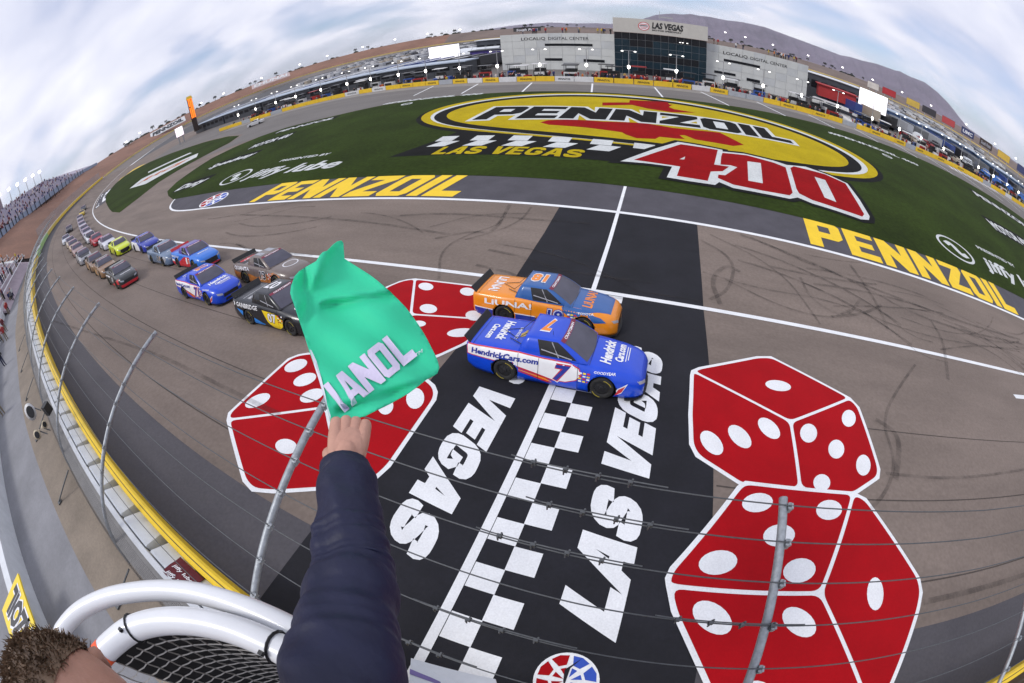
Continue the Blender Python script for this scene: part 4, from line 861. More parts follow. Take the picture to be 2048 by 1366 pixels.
for x in POSTX:
    sl_ = cx(x + .5) - cx(x - .5); o = link('fence_post', PME); dz = 0
    o.matrix_world = Matrix.Translation((x, cx(x), 0)) @ Matrix.Rotation(math.atan(sl_), 4, 'Z')
    k = round((2.05 - x) / 6.0)
    tag(o, 'curved galvanised fence post standing over the painted dice with five pips' if k == 0 else ('curved galvanised fence post touching the green flag' if k == 1 else ('curved galvanised fence post past the flag, %s along the wall toward the stands' % ORD[k - 2] if k > 1 else 'curved galvanised fence post beyond the dice, %s along the wall away from the flag' % ORD[-k - 1])), 'fence post', 'catch fence posts')
    if abs(x) < 62:
        for d, z in CAB_AT:
            c_ = link('clamp', KME, o); c_.location = (.07, d, z - .05); c_.scale = (.8, .8, .8)
# cables
for j, (d, z) in enumerate(CAB_AT):
    zc_ = z + .055 if False else z + .05; X = [24 - 3 * i for i in range(0, 54)]
    b = MB(); b.tube([(x, d + cx(x), zc_ - (.035 if (round((2.05 - x) / 3.0) % 2) else 0)) for x in X], .0085, 6); o = b.build('fence_cable', WIRE, None, True)
    tag(o, '%s steel cable from the top strung along the catch fence' % ORD[j], 'cable', 'catch fence cables')
    # cable splice with four clips
    x0 = [-.9, -.6, -1.0, 1.0, -1.4, -2.3, -1.5, 3.0][j]
    for q in range(4):
        cb_ = MB(); X_ = x0 + q * .36; Y_ = d + cx(X_); cb_.box((X_, Y_, zc_), (.05, .035, .07)); cb_.tube([(X_ - .012, Y_ - .025, zc_ + .03), (X_ - .012, Y_ - .03, zc_ - .05)], .010, 5); cb_.tube([(X_ + .02, Y_ + .025, zc_ + .045), (X_ + .02, Y_ + .03, zc_ - .03)], .012, 6); cb_.build('cable_clip', WIRE, o)
    b = MB(); b.tube([(x0 - .25, d + .0, zc_ + .07), (x0 - .08, d + .01, zc_ + .02), (x0 + .9, d + .015, zc_ + .022), (x0 + 1.5, d + .015, zc_ + .018)], .0085, 5); b.build('spliced_end', WIRE, o)
# woven wire on the lower half of the fence
def mesh_mat(name, col, a):
    m = M(name, col, .6, .2, 6, metal=.3); t = m.node_tree; b = t.nodes['Principled BSDF']; L = t.links.new
    c = t.nodes.new('ShaderNodeTexCoord'); br = t.nodes.new('ShaderNodeTexBrick'); br.offset = 0; br.inputs['Scale'].default_value = 1; br.inputs['Mortar Size'].default_value = a; br.inputs['Brick Width'].default_value = .09; br.inputs['Row Height'].default_value = .09; br.inputs['Color1'].default_value = br.inputs['Color2'].default_value = (0, 0, 0, 1); br.inputs['Mortar'].default_value = (1, 1, 1, 1); br.inputs['Mortar Smooth'].default_value = 0
    L(c.outputs['UV'], br.inputs['Vector']); L(br.outputs[0], b.inputs['Alpha']); return m
MESHM = mesh_mat('woven_wire', (.10, .095, .095), .009)
X = list(range(-118, 33, 2)); dd = [d for d, z in PROF if d < -1.2]; vs_ = []; uv = []
for x in X:
    for d in dd: vs_.append((x, d + cx(x) - .07, prof_pt(d)))
n = len(dd); fs_ = [(i * n + j, i * n + j + 1, (i + 1) * n + j + 1, (i + 1) * n + j) for i in range(len(X) - 1) for j in range(n - 1)]
fm = mesh('fence_mesh', vs_, fs_, MESHM); tag(fm, 'dark woven wire mesh on the lower part of the catch fence', 'fence')
ul = fm.data.uv_layers.new(); acc = [0]
for a, b in zip(dd, dd[1:]): acc.append(acc[-1] + math.hypot(b - a, prof_pt(b) - prof_pt(a)))
for lp in fm.data.loops: ul.data[lp.index].uv = (X[lp.vertex_index // n], acc[lp.vertex_index % n])
fx = loft_('far_fence_mesh', [[(x, -2.1 + cx(x), H(x, -1 + cx(x)) + .7), (x, -2.0 + cx(x), H(x, -1 + cx(x)) + 4.2)] for x in list(range(-236, -117, 6)) + [-118]], M('fence_haze_grey', (.34, .34, .36), .8, .15, 1, alpha=.42)); tag(fx, 'pale grey fence mesh along the wall into the far turn', 'fence')  # even see-through grey stands in for the distant wire mesh
# braces behind the fence on the dirt path
for k in range(6):
    x = -9 - 5.9 * k; b = MB(); b.tube([(x, -2.3 + cx(x), 3.9), (x - .55, -3.6 + cx(x), 3.3)], .03, 6); b.box((x - .55, -3.6 + cx(x), 3.26), (.2, .2, .05)); tag(b.build('fence_brace', WIRE), 'thin dark steel brace on the dirt path, %s behind the fence from the flag stand' % ORD[k], 'brace', 'fence braces')
# loudspeaker horns hung on the fence
HORN = M('horn_white', (.66, .66, .67), .5, .06, 5); HTAN = M('horn_tan', (.55, .47, .34), .6, .08, 5)
def horn(c, r, m, label, ang):
    b = MB(); c = Vector(c); d = Vector((math.cos(ang), math.sin(ang), .25)).normalized(); b.tube([c - d * .32, c - d * .12, c + d * .02, c + d * .08], [.05, .10, r * .7, r], 18, True); e_ = empty('loudspeaker_horn', c); under(b.build('bell', m, None, True), e_)
    b = MB(); b.tube([c + d * .085, c + d * .09], [r * .7, r * .6], 16); under(b.build('throat', DARK), e_); b = MB(); b.tube([c - d * .3, c - d * .3 + Vector((.35, .25, -.25))], .025, 6); under(b.build('bracket', WIRE), e_); return tag(e_, label, 'loudspeaker')
p1 = pixray(62, 822); t_ = 19.5; horn(Vector((0, 0, CAMZ)) + p1 * t_, .36, HORN, 'white round loudspeaker horn behind the catch fence', -.6)
p1 = pixray(75, 868); horn(Vector((0, 0, CAMZ)) + p1 * 18.5, .2, HTAN, 'tan loudspeaker horn below the white one', -.4)
p1 = pixray(88, 850); horn(Vector((0, 0, CAMZ)) + p1 * 18.8, .16, HTAN, 'small tan horn beside the fence post', .6)
sp_ = MB(); p1 = Vector((0, 0, CAMZ)) + pixray(94, 817) * 18.3; sp_.box(p1, (.34, .34, .40), .4); tag(sp_.build('camera_box', DARK), 'small black equipment box on the fence by the horns', 'box')
# ------------------------------------------------------------------ flag stand, flagman and flag (all within arm's reach of the camera)
CAMP = Vector((0, 0, CAMZ))
def near(px, py, z):          # point at height z below/above the camera
    r = pixray(px, py); return CAMP + r * (z / r.z)
def nt_(px, py, t): return CAMP + pixray(px, py) * t
TUBE = M('tube_white', (.74, .75, .77), .35, .05, 5, coat=.3)
fs = empty('flag_stand', (-.9, -.6, CAMZ - 2.05)); tag(fs, 'white tubular flag stand with wire mesh panel above the outside wall', 'stand')
def smooth_pts(P, n=24):
    P = [Vector(p) for p in P]; o = []
    for i in range(len(P) - 1):
        p0, p1, p2, p3 = P[max(i - 1, 0)], P[i], P[i + 1], P[min(i + 2, len(P) - 1)]
        for k in range(6):
            t = k / 6; o.append(.5 * ((2 * p1) + (-p0 + p2) * t + (2 * p0 - 5 * p1 + 4 * p2 - p3) * t * t + (-p0 + 3 * p1 - 3 * p2 + p3) * t ** 3))
    return o + [P[-1]]
R1 = [near(*p, -.95) for p in [(112, 1292), (126, 1258), (160, 1222), (210, 1197), (265, 1185), (330, 1181), (400, 1188), (480, 1211), (560, 1245), (640, 1290), (730, 1345)]]
R1 = [R1[0] + (R1[0] - R1[1]) * 6] + R1 + [R1[-1] + (R1[-1] - R1[-2]) * 2.5]
b = MB(); b.tube(smooth_pts(R1), .034, 16); under(b.build('rail', TUBE, None, True), fs)
R2 = [near(*p, -.90) for p in [(196, 1318), (222, 1290), (262, 1260), (310, 1245), (370, 1242), (440, 1252), (510, 1275), (600, 1318), (680, 1365)]]
R2 = [R2[0] + (R2[0] - R2[1]) * 5] + R2 + [R2[-1] + (R2[-1] - R2[-2]) * 2]
R2s = smooth_pts(R2); b = MB(); b.tube(R2s, .041, 16); under(b.build('rail', TUBE, None, True), fs)
for px, py in ((266, 1258), (285, 1250), (560, 1298)):
    q = near(px, py, -.90); i = min(range(len(R2s)), key=lambda k: (R2s[k] - q).length); i = max(1, min(i, len(R2s) - 2)); d = (R2s[i + 1] - R2s[i - 1]).normalized()
    if px != 285: b = MB(); a_ = d.orthogonal().normalized(); c_ = d.cross(a_); b.tube([R2s[i] + (a_ * math.cos(t) + c_ * math.sin(t)) * .0435 for t in [k * math.pi / 8 for k in range(17)]], .0045, 5); b.box(R2s[i] + Vector((0, -.03, .045)), (.012, .012, .012)); under(b.build('cable_tie', LBLK), fs)
q = near(203, 1306, -.90); i = min(range(len(R2s)), key=lambda k: (R2s[k] - q).length); d = (R2s[i + 1] - R2s[i - 1]).normalized(); a_ = d.orthogonal().normalized(); c_ = d.cross(a_); ORS = M('sticker_orange', (.85, .10, .02), .6, .06, 9)
b = MB()
for k in range(16):
    t0, t1 = k * math.pi / 8, (k + 1) * math.pi / 8; e_ = lambda t, s: R2s[i] + d * s + (a_ * math.cos(t) + c_ * math.sin(t)) * .0422
    b.quad(e_(t0, -.025), e_(t1, -.025), e_(t1, .025), e_(t0, .025))
under(b.build('orange_tape', ORS), fs)
# mesh panel hanging from the second rail
MPAN = M('panel_black', (.008, .008, .009), .8, .2, 6); MW = M('mesh_wire', (.42, .40, .37), .5, .15, 30, metal=.3)
core = R2s[6:-6]; inn = [p + Vector((.012, -.02, -.03)) for p in core]
b = MB()
for p, q in zip(inn, inn[1:]): b.quad(p + Vector((-.03, .03, 0)), q + Vector((-.03, .03, 0)), q + Vector((-.03, .03, -1.05)), p + Vector((-.03, .03, -1.05)))
under(b.build('backing_sheet', MPAN), fs)
b = MB(); L_ = 0; step = .062; cum = [0]
for p, q in zip(inn, inn[1:]): cum.append(cum[-1] + (q - p).length)
def on(s):
    for k in range(len(cum) - 1):
        if cum[k] <= s <= cum[k + 1]: return inn[k].lerp(inn[k + 1], (s - cum[k]) / (cum[k + 1] - cum[k] + 1e-9))
    return inn[-1]
s = 0
while s < cum[-1]:
    p = on(s); b.tube([p + Vector((0, 0, -.03 - .05 * j)) + Vector((.004 * (1 if j % 2 else -1), .004 * (1 if j % 2 else -1), 0)) for j in range(20)], .0030, 4, False); s += step
for j in range(20):
    P_ = []; s = 0; k = 0
    while s < cum[-1]: P_.append(on(s) + Vector((.004 * (1 if k % 2 else -1), .003 * (1 if k % 2 else -1), -.06 - .062 * j))); s += step / 2; k += 1
    b.tube(P_, .0030, 4, False)
wm_ = under(b.build('wire_mesh', MW), fs); wm_["kind"] = "stuff"
b = MB(); fl = [(-1.75, -2.2), (-1.5, -.9), (-1.15, -.35), (-.75, -.12), (1.3, -.12), (1.3, -2.2)]; b.prism(fl, CAMZ - 2.10, CAMZ - 2.04); under(b.build('floor', M('deck_plate', (.10, .10, .11), .7, .2, 5)), fs)
for x_, y_ in ((-1.5, -.95), (-.75, -.16), (1.2, -.16)): b = MB(); b.tube([(x_, y_, CAMZ - 2.06), (x_, y_, CAMZ - .97)], .03, 10); under(b.build('upright', TUBE, None, True), fs)
# white sign board fixed to the front of the stand
q4 = [near(822, 1316, -1.9), near(990, 1358, -1.9), near(1010, 1420, -1.75), near(815, 1420, -1.75)]
b = MB(); dn = Vector((0, 0, -.03)); b.add([*q4, *[p + dn for p in q4]], [(0, 1, 2, 3), (7, 6, 5, 4), (0, 4, 5, 1), (1, 5, 6, 2), (2, 6, 7, 3), (3, 7, 4, 0)]); e_ = under(b.build('front_board', CWHT), fs)
b = MB(); m_ = [q4[0].lerp(q4[3], .22), q4[1].lerp(q4[2], .75), q4[1].lerp(q4[2], .82), q4[0].lerp(q4[3], .32)]; b.add([p + Vector((0, 0, .004)) for p in m_], [(0, 1, 2, 3)]); under(b.build('board_stripe', M('stripe_purple', (.16, .12, .30), .6, .1, 4)), fs)

# --- the flagman
SKIN = M('skin', (.50, .27, .20), .55, .10, 18, bump=.15, bscale=90, spec=.4); HAIR = M('hair_brown', (.19, .125, .080), .6, .35, 60, stretch=(1, 1, .2)); NAVY = M('jacket_navy', (.0036, .0055, .034), .62, .25, 6, bump=.5, bscale=14)
hand = nt_(698, 874, .955); wrist = nt_(690, 936, .92); elb = nt_(708, 1150, .78); sho = nt_(684, 1560, .58)
headc = nt_(182, 1432, .55); sho2 = headc + Vector((-.10, -.30, -.27)); chest = (sho + sho2) / 2 + Vector((.04, -.26, -.36)); pelv = chest + Vector((-.02, -.05, -.50)); neck = headc + Vector((.02, -.01, -.15))
staff_dir = (nt_(612, 640, 1.38) - nt_(668, 842, 1.0)).normalized(); grip = nt_(684, 868, .975)
def skin_mesh(name, pts, edges, radii, mat, root=0, sub=2):
    me = bpy.data.meshes.new(name); me.from_pydata([tuple(p) for p in pts], edges, []); o = link(name, me)
    m = o.modifiers.new('skin', 'SKIN'); m.use_smooth_shade = True; me_ = o.data
    for k, r in enumerate(radii):
        v = me_.skin_vertices[0].data[k]; v.radius = (r, r) if isinstance(r, (int, float)) else r; v.use_root = (k == root)
    s_ = o.modifiers.new('sub', 'SUBSURF'); s_.levels = sub; s_.render_levels = sub
    dg = bpy.context.evaluated_depsgraph_get(); me2 = bpy.data.meshes.new_from_object(o.evaluated_get(dg)); bpy.data.objects.remove(o); me2.materials.clear(); me2.materials.append(mat); me2.polygons.foreach_set('use_smooth', [True] * len(me2.polygons)); me2.update(); return me2
def joinm(meshes, mat):
    bm = bmesh.new()
    for m in meshes: bm.from_mesh(m)
    me = bpy.data.meshes.new('figure'); bm.to_mesh(me); bm.free(); me.materials.append(mat); me.polygons.foreach_set('use_smooth', [True] * len(me.polygons)); return me
# fingers curl round the staff
A = (hand - wrist).normalized(); away = pixray(695, 880); lat = (nt_(735, 880, .95) - nt_(655, 880, .95)).normalized(); away = (away - A * away.dot(A)).normalized()
parts = []
body_pts = [pelv, chest, neck, headc + Vector((0, 0, -.06)), sho, elb, wrist, hand - A * .01, sho2, sho2 + Vector((-.06, .02, -.27)), sho2 + Vector((.02, .16, -.45)), pelv + Vector((.10, -.02, -.10)), pelv + Vector((.10, .02, -.52)), pelv + Vector((.10, .0, -.92)), pelv + Vector((-.10, -.05, -.10)), pelv + Vector((-.10, -.02, -.52)), pelv + Vector((-.10, -.04, -.92))]
parts.append(skin_mesh('figure', body_pts, [(0, 1), (1, 2), (2, 3), (1, 4), (4, 5), (5, 6), (6, 7), (1, 8), (8, 9), (9, 10), (0, 11), (11, 12), (12, 13), (0, 14), (14, 15), (15, 16)], [.13, .15, .058, .07, .062, .046, .034, .030, .062, .05, .04, .085, .06, .045, .085, .06, .045], SKIN))
for k in range(4):
    o_ = -.034 + .0225 * k; drop = (.004, 0, .003, .010)[k]; kn = hand + A * (.046 - drop) + lat * o_; w0 = wrist + lat * o_ * .55 + A * .01; m1 = kn + away * .034 + A * .010; m2 = m1 + away * .012 - A * .030; m3 = m2 - A * .020 - away * .018
    parts.append(skin_mesh('figure', [w0, w0.lerp(kn, .55), kn, m1, m2, m3], [(0, 1), (1, 2), (2, 3), (3, 4), (4, 5)], [.021, .021, .0145, .0118, .0108, .0092], SKIN, 0, 2))
pv_, pf_ = [], []
for i in range(15):
    ph = math.pi * i / 14
    for j in range(20): t = 2 * math.pi * j / 20; pv_.append(tuple(wrist.lerp(hand, .66) - away * .004 + A * .050 * math.cos(ph) + lat * .043 * math.sin(ph) * math.cos(t) + away * .021 * math.sin(ph) * math.sin(t)))
pf_ = [(i * 20 + j, (i + 1) * 20 + j, (i + 1) * 20 + (j + 1) % 20, i * 20 + (j + 1) % 20) for i in range(14) for j in range(20)]
bk = bpy.data.meshes.new('figure'); bk.from_pydata(pv_, [], pf_); parts.append(bk)
th0 = wrist - lat * .026 + A * .012; parts.append(skin_mesh('figure', [th0, th0 + A * .028 - lat * .016 + away * .012, th0 + A * .046 - lat * .012 + away * .034, th0 + A * .056 + lat * .006 + away * .052], [(0, 1), (1, 2), (2, 3)], [.019, .0150, .0125, .0098], SKIN, 0, 2))
# head: shaped ellipsoid, face turned towards the track
fd = Vector((.74, .02, -.60)).normalized(); ud_ = Vector((.60, .10, .75)).normalized(); rd = fd.cross(ud_).normalized(); ud_ = rd.cross(fd).normalized()
hv, hf = [], []; nu_, nv_ = 36, 26
for i in range(nv_ + 1):
    ph = math.pi * i / nv_
    for j in range(nu_):
        t = 2 * math.pi * j / nu_; x, y, z = math.sin(ph) * math.cos(t), math.sin(ph) * math.sin(t), math.cos(ph)      # x face, y right, z up
        X_, Y_, Z_ = .100 * x, .077 * y, .122 * z
        if z < -.1: X_ *= 1 - .10 * (-z); Y_ *= 1 - .32 * (-z) ** 1.3
        if x > .5:
            X_ -= .012 * (x - .5)
            X_ += .024 * math.exp(-((y / .16) ** 2)) * math.exp(-((z + .22) / .20) ** 2)                      # nose
            X_ += .009 * math.exp(-((z - .16) / .10) ** 2) * (1 - math.exp(-((y / .12) ** 2)) * .4)           # brow
            X_ -= .013 * math.exp(-(((abs(y) - .40) / .17) ** 2)) * math.exp(-((z + .02) / .10) ** 2)         # eye sockets
            X_ += .007 * math.exp(-((y / .30) ** 2)) * (math.exp(-((z + .50) / .05) ** 2) + math.exp(-((z + .62) / .05) ** 2)); X_ += .010 * math.exp(-((y / .25) ** 2)) * math.exp(-((z + .86) / .12) ** 2)
        hv.append(headc + fd * X_ + rd * Y_ + ud_ * Z_)
hf = [(i * nu_ + j, (i + 1) * nu_ + j, (i + 1) * nu_ + (j + 1) % nu_, i * nu_ + (j + 1) % nu_) for i in range(nv_) for j in range(nu_)]
hm = bpy.data.meshes.new('figure'); hm.from_pydata([tuple(p) for p in hv], [], hf); parts.append(hm)
for s_ in (-1, 1):
    b = MB(); c_ = headc + rd * s_ * .048 - fd * .016 - ud_ * .050; b.tube([c_ + ud_ * .032 - fd * .004, c_ + ud_ * .020 - fd * .014 + rd * s_ * .012, c_ - ud_ * .004 - fd * .014 + rd * s_ * .014, c_ - ud_ * .03 + rd * s_ * .004], [.006, .012, .012, .006], 8); o = b.build('ear', SKIN, None, True); parts.append(o.data); bpy.data.objects.remove(o)
FM = joinm(parts, SKIN); FM.materials.clear(); FM.materials.append(SKIN)
per = link('person', FM); tag(per, 'person in a navy jacket stretching an arm out to wave the green flag', 'person')
# jacket with puffed, creased sleeve
def puff(a, b_, n, r0, r1, amp, seed):
    r_ = random.Random(seed); return [a.lerp(b_, k / n) for k in range(n)], [r0 + (r1 - r0) * k / n + amp * (r_.random() - .5) for k in range(n)]
P1, Q1 = puff(sho, elb, 9, .092, .078, .010, 2); P2, Q2 = puff(elb, wrist + (elb - wrist).normalized() * .008, 9, .076, .056, .006, 5)
pts_ = P1 + P2 + [wrist + (elb - wrist).normalized() * .008]; rr = Q1 + Q2 + [.052]
b = MB(); fine_p = []; fine_r = []
for k in range(len(pts_) - 1):
    for q in range(4): fine_p.append(pts_[k].lerp(pts_[k + 1], q / 4)); fine_r.append(rr[k] + (rr[k + 1] - rr[k]) * (q / 4) + (.0032 * math.sin(k * 4.1 + q * 1.7) if 4 < k < 13 else .001))
fine_p.append(pts_[-1]); fine_r.append(rr[-1]); b.tube(fine_p, fine_r, 22, True)
sl_ = b.build('sleeve', NAVY, None, True); mod = sl_.modifiers.new('s', 'SUBSURF'); mod.levels = 2; mod.render_levels = 2; sl_.parent = per
for v in sl_.data.vertices:
    q = v.co; fold = math.sin(q.y * 70 + q.x * 38 + 2.2 * math.sin(q.x * 19 + q.z * 13)) * max(0, math.sin(q.y * 9 + q.x * 14 + .8)); v.co += Vector((math.sin(q.z * 41 + q.y * 23), math.sin(q.x * 37 + q.z * 29), math.sin(q.y * 33 + q.x * 27))) * .0035 + Vector((.2, .1, 1)) * fold * .013
b = MB(); cw = wrist + (elb - wrist).normalized() * .004; b.tube([cw + (elb - wrist).normalized() * .03, cw - (elb - wrist).normalized() * .004], .0545, 22, True); cf = b.build('cuff', NAVY, None, True); cf.parent = per
b = MB(); pc = cw + (elb - wrist).normalized() * .05 + Vector((.048, .012, .028)); b.tube([pc, pc + Vector((.003, .001, .002))], .007, 10); sn = b.build('snap_button', LBLK); sn.parent = per
jm = skin_mesh('jacket', [pelv, chest, neck + Vector((0, 0, -.02)), sho, sho2, sho2 + Vector((-.06, .02, -.27)), sho2 + Vector((.02, .16, -.43)), sho.lerp(elb, .35)], [(0, 1), (1, 2), (1, 3), (1, 4), (4, 5), (5, 6), (3, 7)], [.17, .16, .07, .095, .10, .08, .065, .086], NAVY); jk = link('jacket', jm, per)
tm = skin_mesh('trousers', [pelv + Vector((0, 0, -.02)), pelv + Vector((.10, -.02, -.12)), pelv + Vector((.10, .02, -.52)), pelv + Vector((.10, .0, -.90)), pelv + Vector((-.10, -.05, -.12)), pelv + Vector((-.10, -.02, -.52)), pelv + Vector((-.10, -.04, -.90))], [(0, 1), (1, 2), (2, 3), (0, 4), (4, 5), (5, 6)], [.16, .12, .09, .08, .12, .09, .08], M('trousers_black', (.02, .02, .022), .8, .2, 8)); link('trousers', tm, per)
for s_ in (.10, -.10): b = MB(); c_ = pelv + Vector((s_, 0, 0)); zf = CAMZ - 2.04; b.box((c_.x, c_.y + .06, zf + .045), (.10, .28, .09), 0, .8); b.tube([(c_.x, c_.y - .02, zf + .08), (c_.x, c_.y - .02, pelv.z - .86)], .05, 8); o = b.build('shoe', LBLK); o.parent = per
# short hair: scalp cap plus many strands
cap_v = []; ix = {}
hr = random.Random(4)
def scalp(x, y, z): return x < -.30 + .10 * z - .2 * max(0, abs(y) - .55) and z > -.7
b = MB()
for i in range(nv_):
    for j in range(nu_):
        ph = math.pi * (i + .5) / nv_; t = 2 * math.pi * (j + .5) / nu_
        if scalp(math.sin(ph) * math.cos(t), math.sin(ph) * math.sin(t), math.cos(ph)):
            q = [hv[k] for k in hf[i * nu_ + j]]; b.add([headc + (p - headc) * 1.035 for p in q], [(0, 1, 2, 3)])
for _ in range(9000):
    z = hr.uniform(-.6, 1); t = hr.uniform(0, 2 * math.pi); r_ = math.sqrt(1 - z * z); x, y = r_ * math.cos(t), r_ * math.sin(t)
    if not scalp(x, y, z + hr.uniform(-.10, .04)): continue
    p = headc + fd * .100 * x + rd * .077 * y + ud_ * .122 * z; nn = (fd * x + rd * y + ud_ * z).normalized(); dr = (nn * .45 + fd * hr.uniform(-.1, .5) + ud_ * hr.uniform(.2, .9) + rd * hr.uniform(-.35, .35)).normalized(); ln = hr.uniform(.012, .024); wv = dr.cross(nn + Vector((.1, .2, .05))).normalized() * .0008
    b.add([p - wv, p + wv, p + dr * ln * .6 + wv * .7, p + dr * ln + nn * -.004, p + dr * ln * .6 - wv * .7], [(0, 1, 2, 3, 4)])
ho = b.build('hair', HAIR); ho.parent = per; ho["kind"] = "stuff"
b = MB()
for s_ in (-1, 1):
    for k in range(26):
        y0 = s_ * (.016 + .028 * k / 26); p = headc + fd * (.098 - abs(y0) * .25) + rd * y0 + ud_ * (.026 + .004 * math.sin(k * .12 * 3)); d_ = (rd * s_ + ud_ * .4 + fd * .25).normalized() * .010; b.add([p, p + ud_ * .0016, p + d_], [(0, 1, 2)])
eb = b.build('eyebrows', HAIR); eb['kind'] = 'stuff'; eb.parent = per
# --- the flag and its staff
b = MB(); s0 = nt_(716, 846, 1.035); s1 = nt_(612, 640, 1.42); b.tube([s0, s0.lerp(s1, .2) + pixray(690, 800) * .03, s1 + pixray(612, 640) * .02], .009, 10); st = b.build('flag_staff', M('wood_dowel', (.25, .16, .09), .6, .2, 12, stretch=(1, 1, 8)), None, True)
FGRN = None
def flag_mat():
    m = M('flag_cloth', (.07, .80, .50), .6, .05, 5, bump=.15, bscale=22, spec=.3); t = m.node_tree; b_ = t.nodes['Principled BSDF']; L = t.links.new; tr = t.nodes.new('ShaderNodeBsdfTranslucent'); tr.inputs[0].default_value = (.08, .85, .52, 1); mx = t.nodes.new('ShaderNodeMixShader'); mx.inputs[0].default_value = .42; L(b_.outputs[0], mx.inputs[1]); L(tr.outputs[0], mx.inputs[2]); L(mx.outputs[0], t.nodes['Material Output'].inputs[0]); return m
FGRN = flag_mat(); K = lambda x, y: (560 + x * .3148, 470 + y * .3148)
FO = [K(*p) for p in [(320, 1190), (300, 1100), (270, 1000), (240, 900), (212, 810), (185, 730), (158, 645), (130, 560), (100, 475), (75, 400), (66, 365), (72, 320), (95, 260), (125, 228), (160, 205), (230, 165), (255, 125), (272, 108), (300, 100), (340, 60), (365, 40), (390, 34), (403, 50), (406, 100), (410, 150), (460, 182), (520, 220), (570, 252), (620, 290), (700, 360), (750, 408), (800, 460), (842, 515), (880, 570), (912, 620), (940, 670), (985, 760), (1004, 805), (1012, 842), (1000, 880), (965, 902), (930, 920), (875, 962), (820, 1000), (760, 1036), (700, 1070), (600, 1120), (540, 1150), (480, 1165), (400, 1176), (360, 1182)]]
def fdepth(px, py):
    k = (845 - py) / 365; t = 1.0 + .46 * k
    q = (px - 600) * .80 - (py - 700) * .20
    t += .022 * math.sin((px * .9 + py * .35) / 31 + .6) * min(1, max(0, k * 1.6)) + .012 * math.sin((px - py * 1.5) / 23) 
    t += .05 * math.exp(-(((px - 610) - (py - 560) * .06) / 13) ** 2) * max(0, min(1, (660 - py) / 60)) - .03 * math.exp(-(((px - 634) + (py - 540) * .45) / 12) ** 2) * max(0, min(1, (640 - py) / 60))
    t -= .022 * math.exp(-((py - 597 + (px - 660) * .16) / 7) ** 2) * (1 if 640 < px < 790 else .2); t += .018 * math.exp(-((py - 612 + (px - 660) * .16) / 9) ** 2) * (1 if 640 < px < 790 else .2)
    t += .030 * math.exp(-((py - (818 - (px - 690) * .32)) / 9) ** 2) * (px > 670)
    t += .035 * max(0, (px - 820) / 60) ** 2
    return t
V, F = tri([FO], 7.0)
fl_ = mesh('green_flag', [tuple(nt_(x, y, fdepth(x, y))) for x, y in V], [f[::-1] for f in F], FGRN, None, True); sm_ = fl_.modifiers.new('s', 'SOLIDIFY'); sm_.thickness = .0016
tag(fl_, 'waving green flag with pale lettering held out over the track', 'flag'); tag(st, 'thin wooden staff held in the hand under the green flag', 'staff')
LIL = M('flag_print', (.62, .56, .72), .65, .05, 5); 
def on_flag(name, rings, mat, off=.006):
    V, F = tri(rings, 8.0); return mesh(name, [tuple(nt_(x, y, fdepth(x, y) - off)) for x, y in V], F, mat, fl_)
x = 0
for ch, dx_ in (('I', -.42), ('A', 0), ('N', .98), ('O', 1.98), ('L', 2.92)):
    g, adv = GL[ch]; rr_ = []
    for r in g:
        rr_.append([K(458 + 112 * (dx_ + u) - 138 * v, 1092 - 88 * (dx_ + u) - 172 * v + (0 if ch != 'I' else 0)) for u, v in r])
    on_flag('printed_letter', rr_, LIL)
on_flag('white_hem', [[K(*p) for p in [(188, 728), (200, 732), (232, 800), (262, 905), (285, 1000), (300, 1080), (322, 1150), (318, 1180), (300, 1100), (270, 1000), (240, 900), (212, 810)]]], M('hem_white', (.66, .68, .74), .7, .05, 8), .004)
V2, F2, W2 = txt('TM', .0); mesh('printed_letter', [tuple(nt_(*(lambda p: (p[0], p[1], fdepth(*p) - .006))(K(858 + 46 * a / W2, 780 - 34 * a / W2 - 26 * b_)))) for a, b_ in V2], F2, LIL, fl_)
# ------------------------------------------------------------------ far turn, banks, desert, mountains
DIRT = M('dirt_red', (.245, .125, .082), .95, .22, .05, .4, 2, fine=.25); DES = M('desert', (.22, .165, .12), .95, .25, .004, fine=.2); ROCK = M('mountain_rock', (.165, .130, .175), .95, .30, .0016, fine=.35)
PAVE = M('infield_asphalt', (.085, .083, .086), .9, .25, .06, .2, 20, fine=.2); FWALL = M('far_wall_paint', (.62, .47, .16), .7, .15, .05); TRK2 = M('asphalt_far', (.17, .145, .13), .9, .12, .05)
LOOPW = [(x, -1.45 + cx(x)) for x in (-200, -220, -240)] + [(-262, 92), (-300, 123), (-330, 155), (-352, 190), (-362, 228), (-356, 265), (-338, 297), (-310, 325), (-270, 352), (-200, 389), (-100, 420), (0, 432), (100, 428), (200, 410), (300, 372), (370, 325), (425, 250), (445, 150), (440, 60)]
LOOPO = [(-225, 32), (-243, 46), (-262, 60), (-295, 78), (-340, 100), (-372, 135), (-394, 178), (-404, 228), (-396, 280), (-374, 325), (-338, 360), (-290, 392), (-212, 432), (-105, 465), (0, 477), (105, 472), (215, 452), (322, 412), (402, 355), (466, 270), (490, 150), (485, 50)]
def nrm2(P, i):
    a, b = P[max(0, i - 1)], P[min(len(P) - 1, i + 1)]; v = Vector((b[0] - a[0], b[1] - a[1])).normalized(); return Vector((v.y, -v.x))     # to the inside when walking the loop clockwise
inn_ = []
for i, p in enumerate(LOOPW):
    n_ = nrm2(LOOPW, i) * 16.3; inn_.append((p[0] + n_.x, p[1] + n_.y) if i > 2 else (p[0], p[1] + 16.3))
zb = [3.16 - .1 * min(i, 7) for i in range(len(LOOPW))]
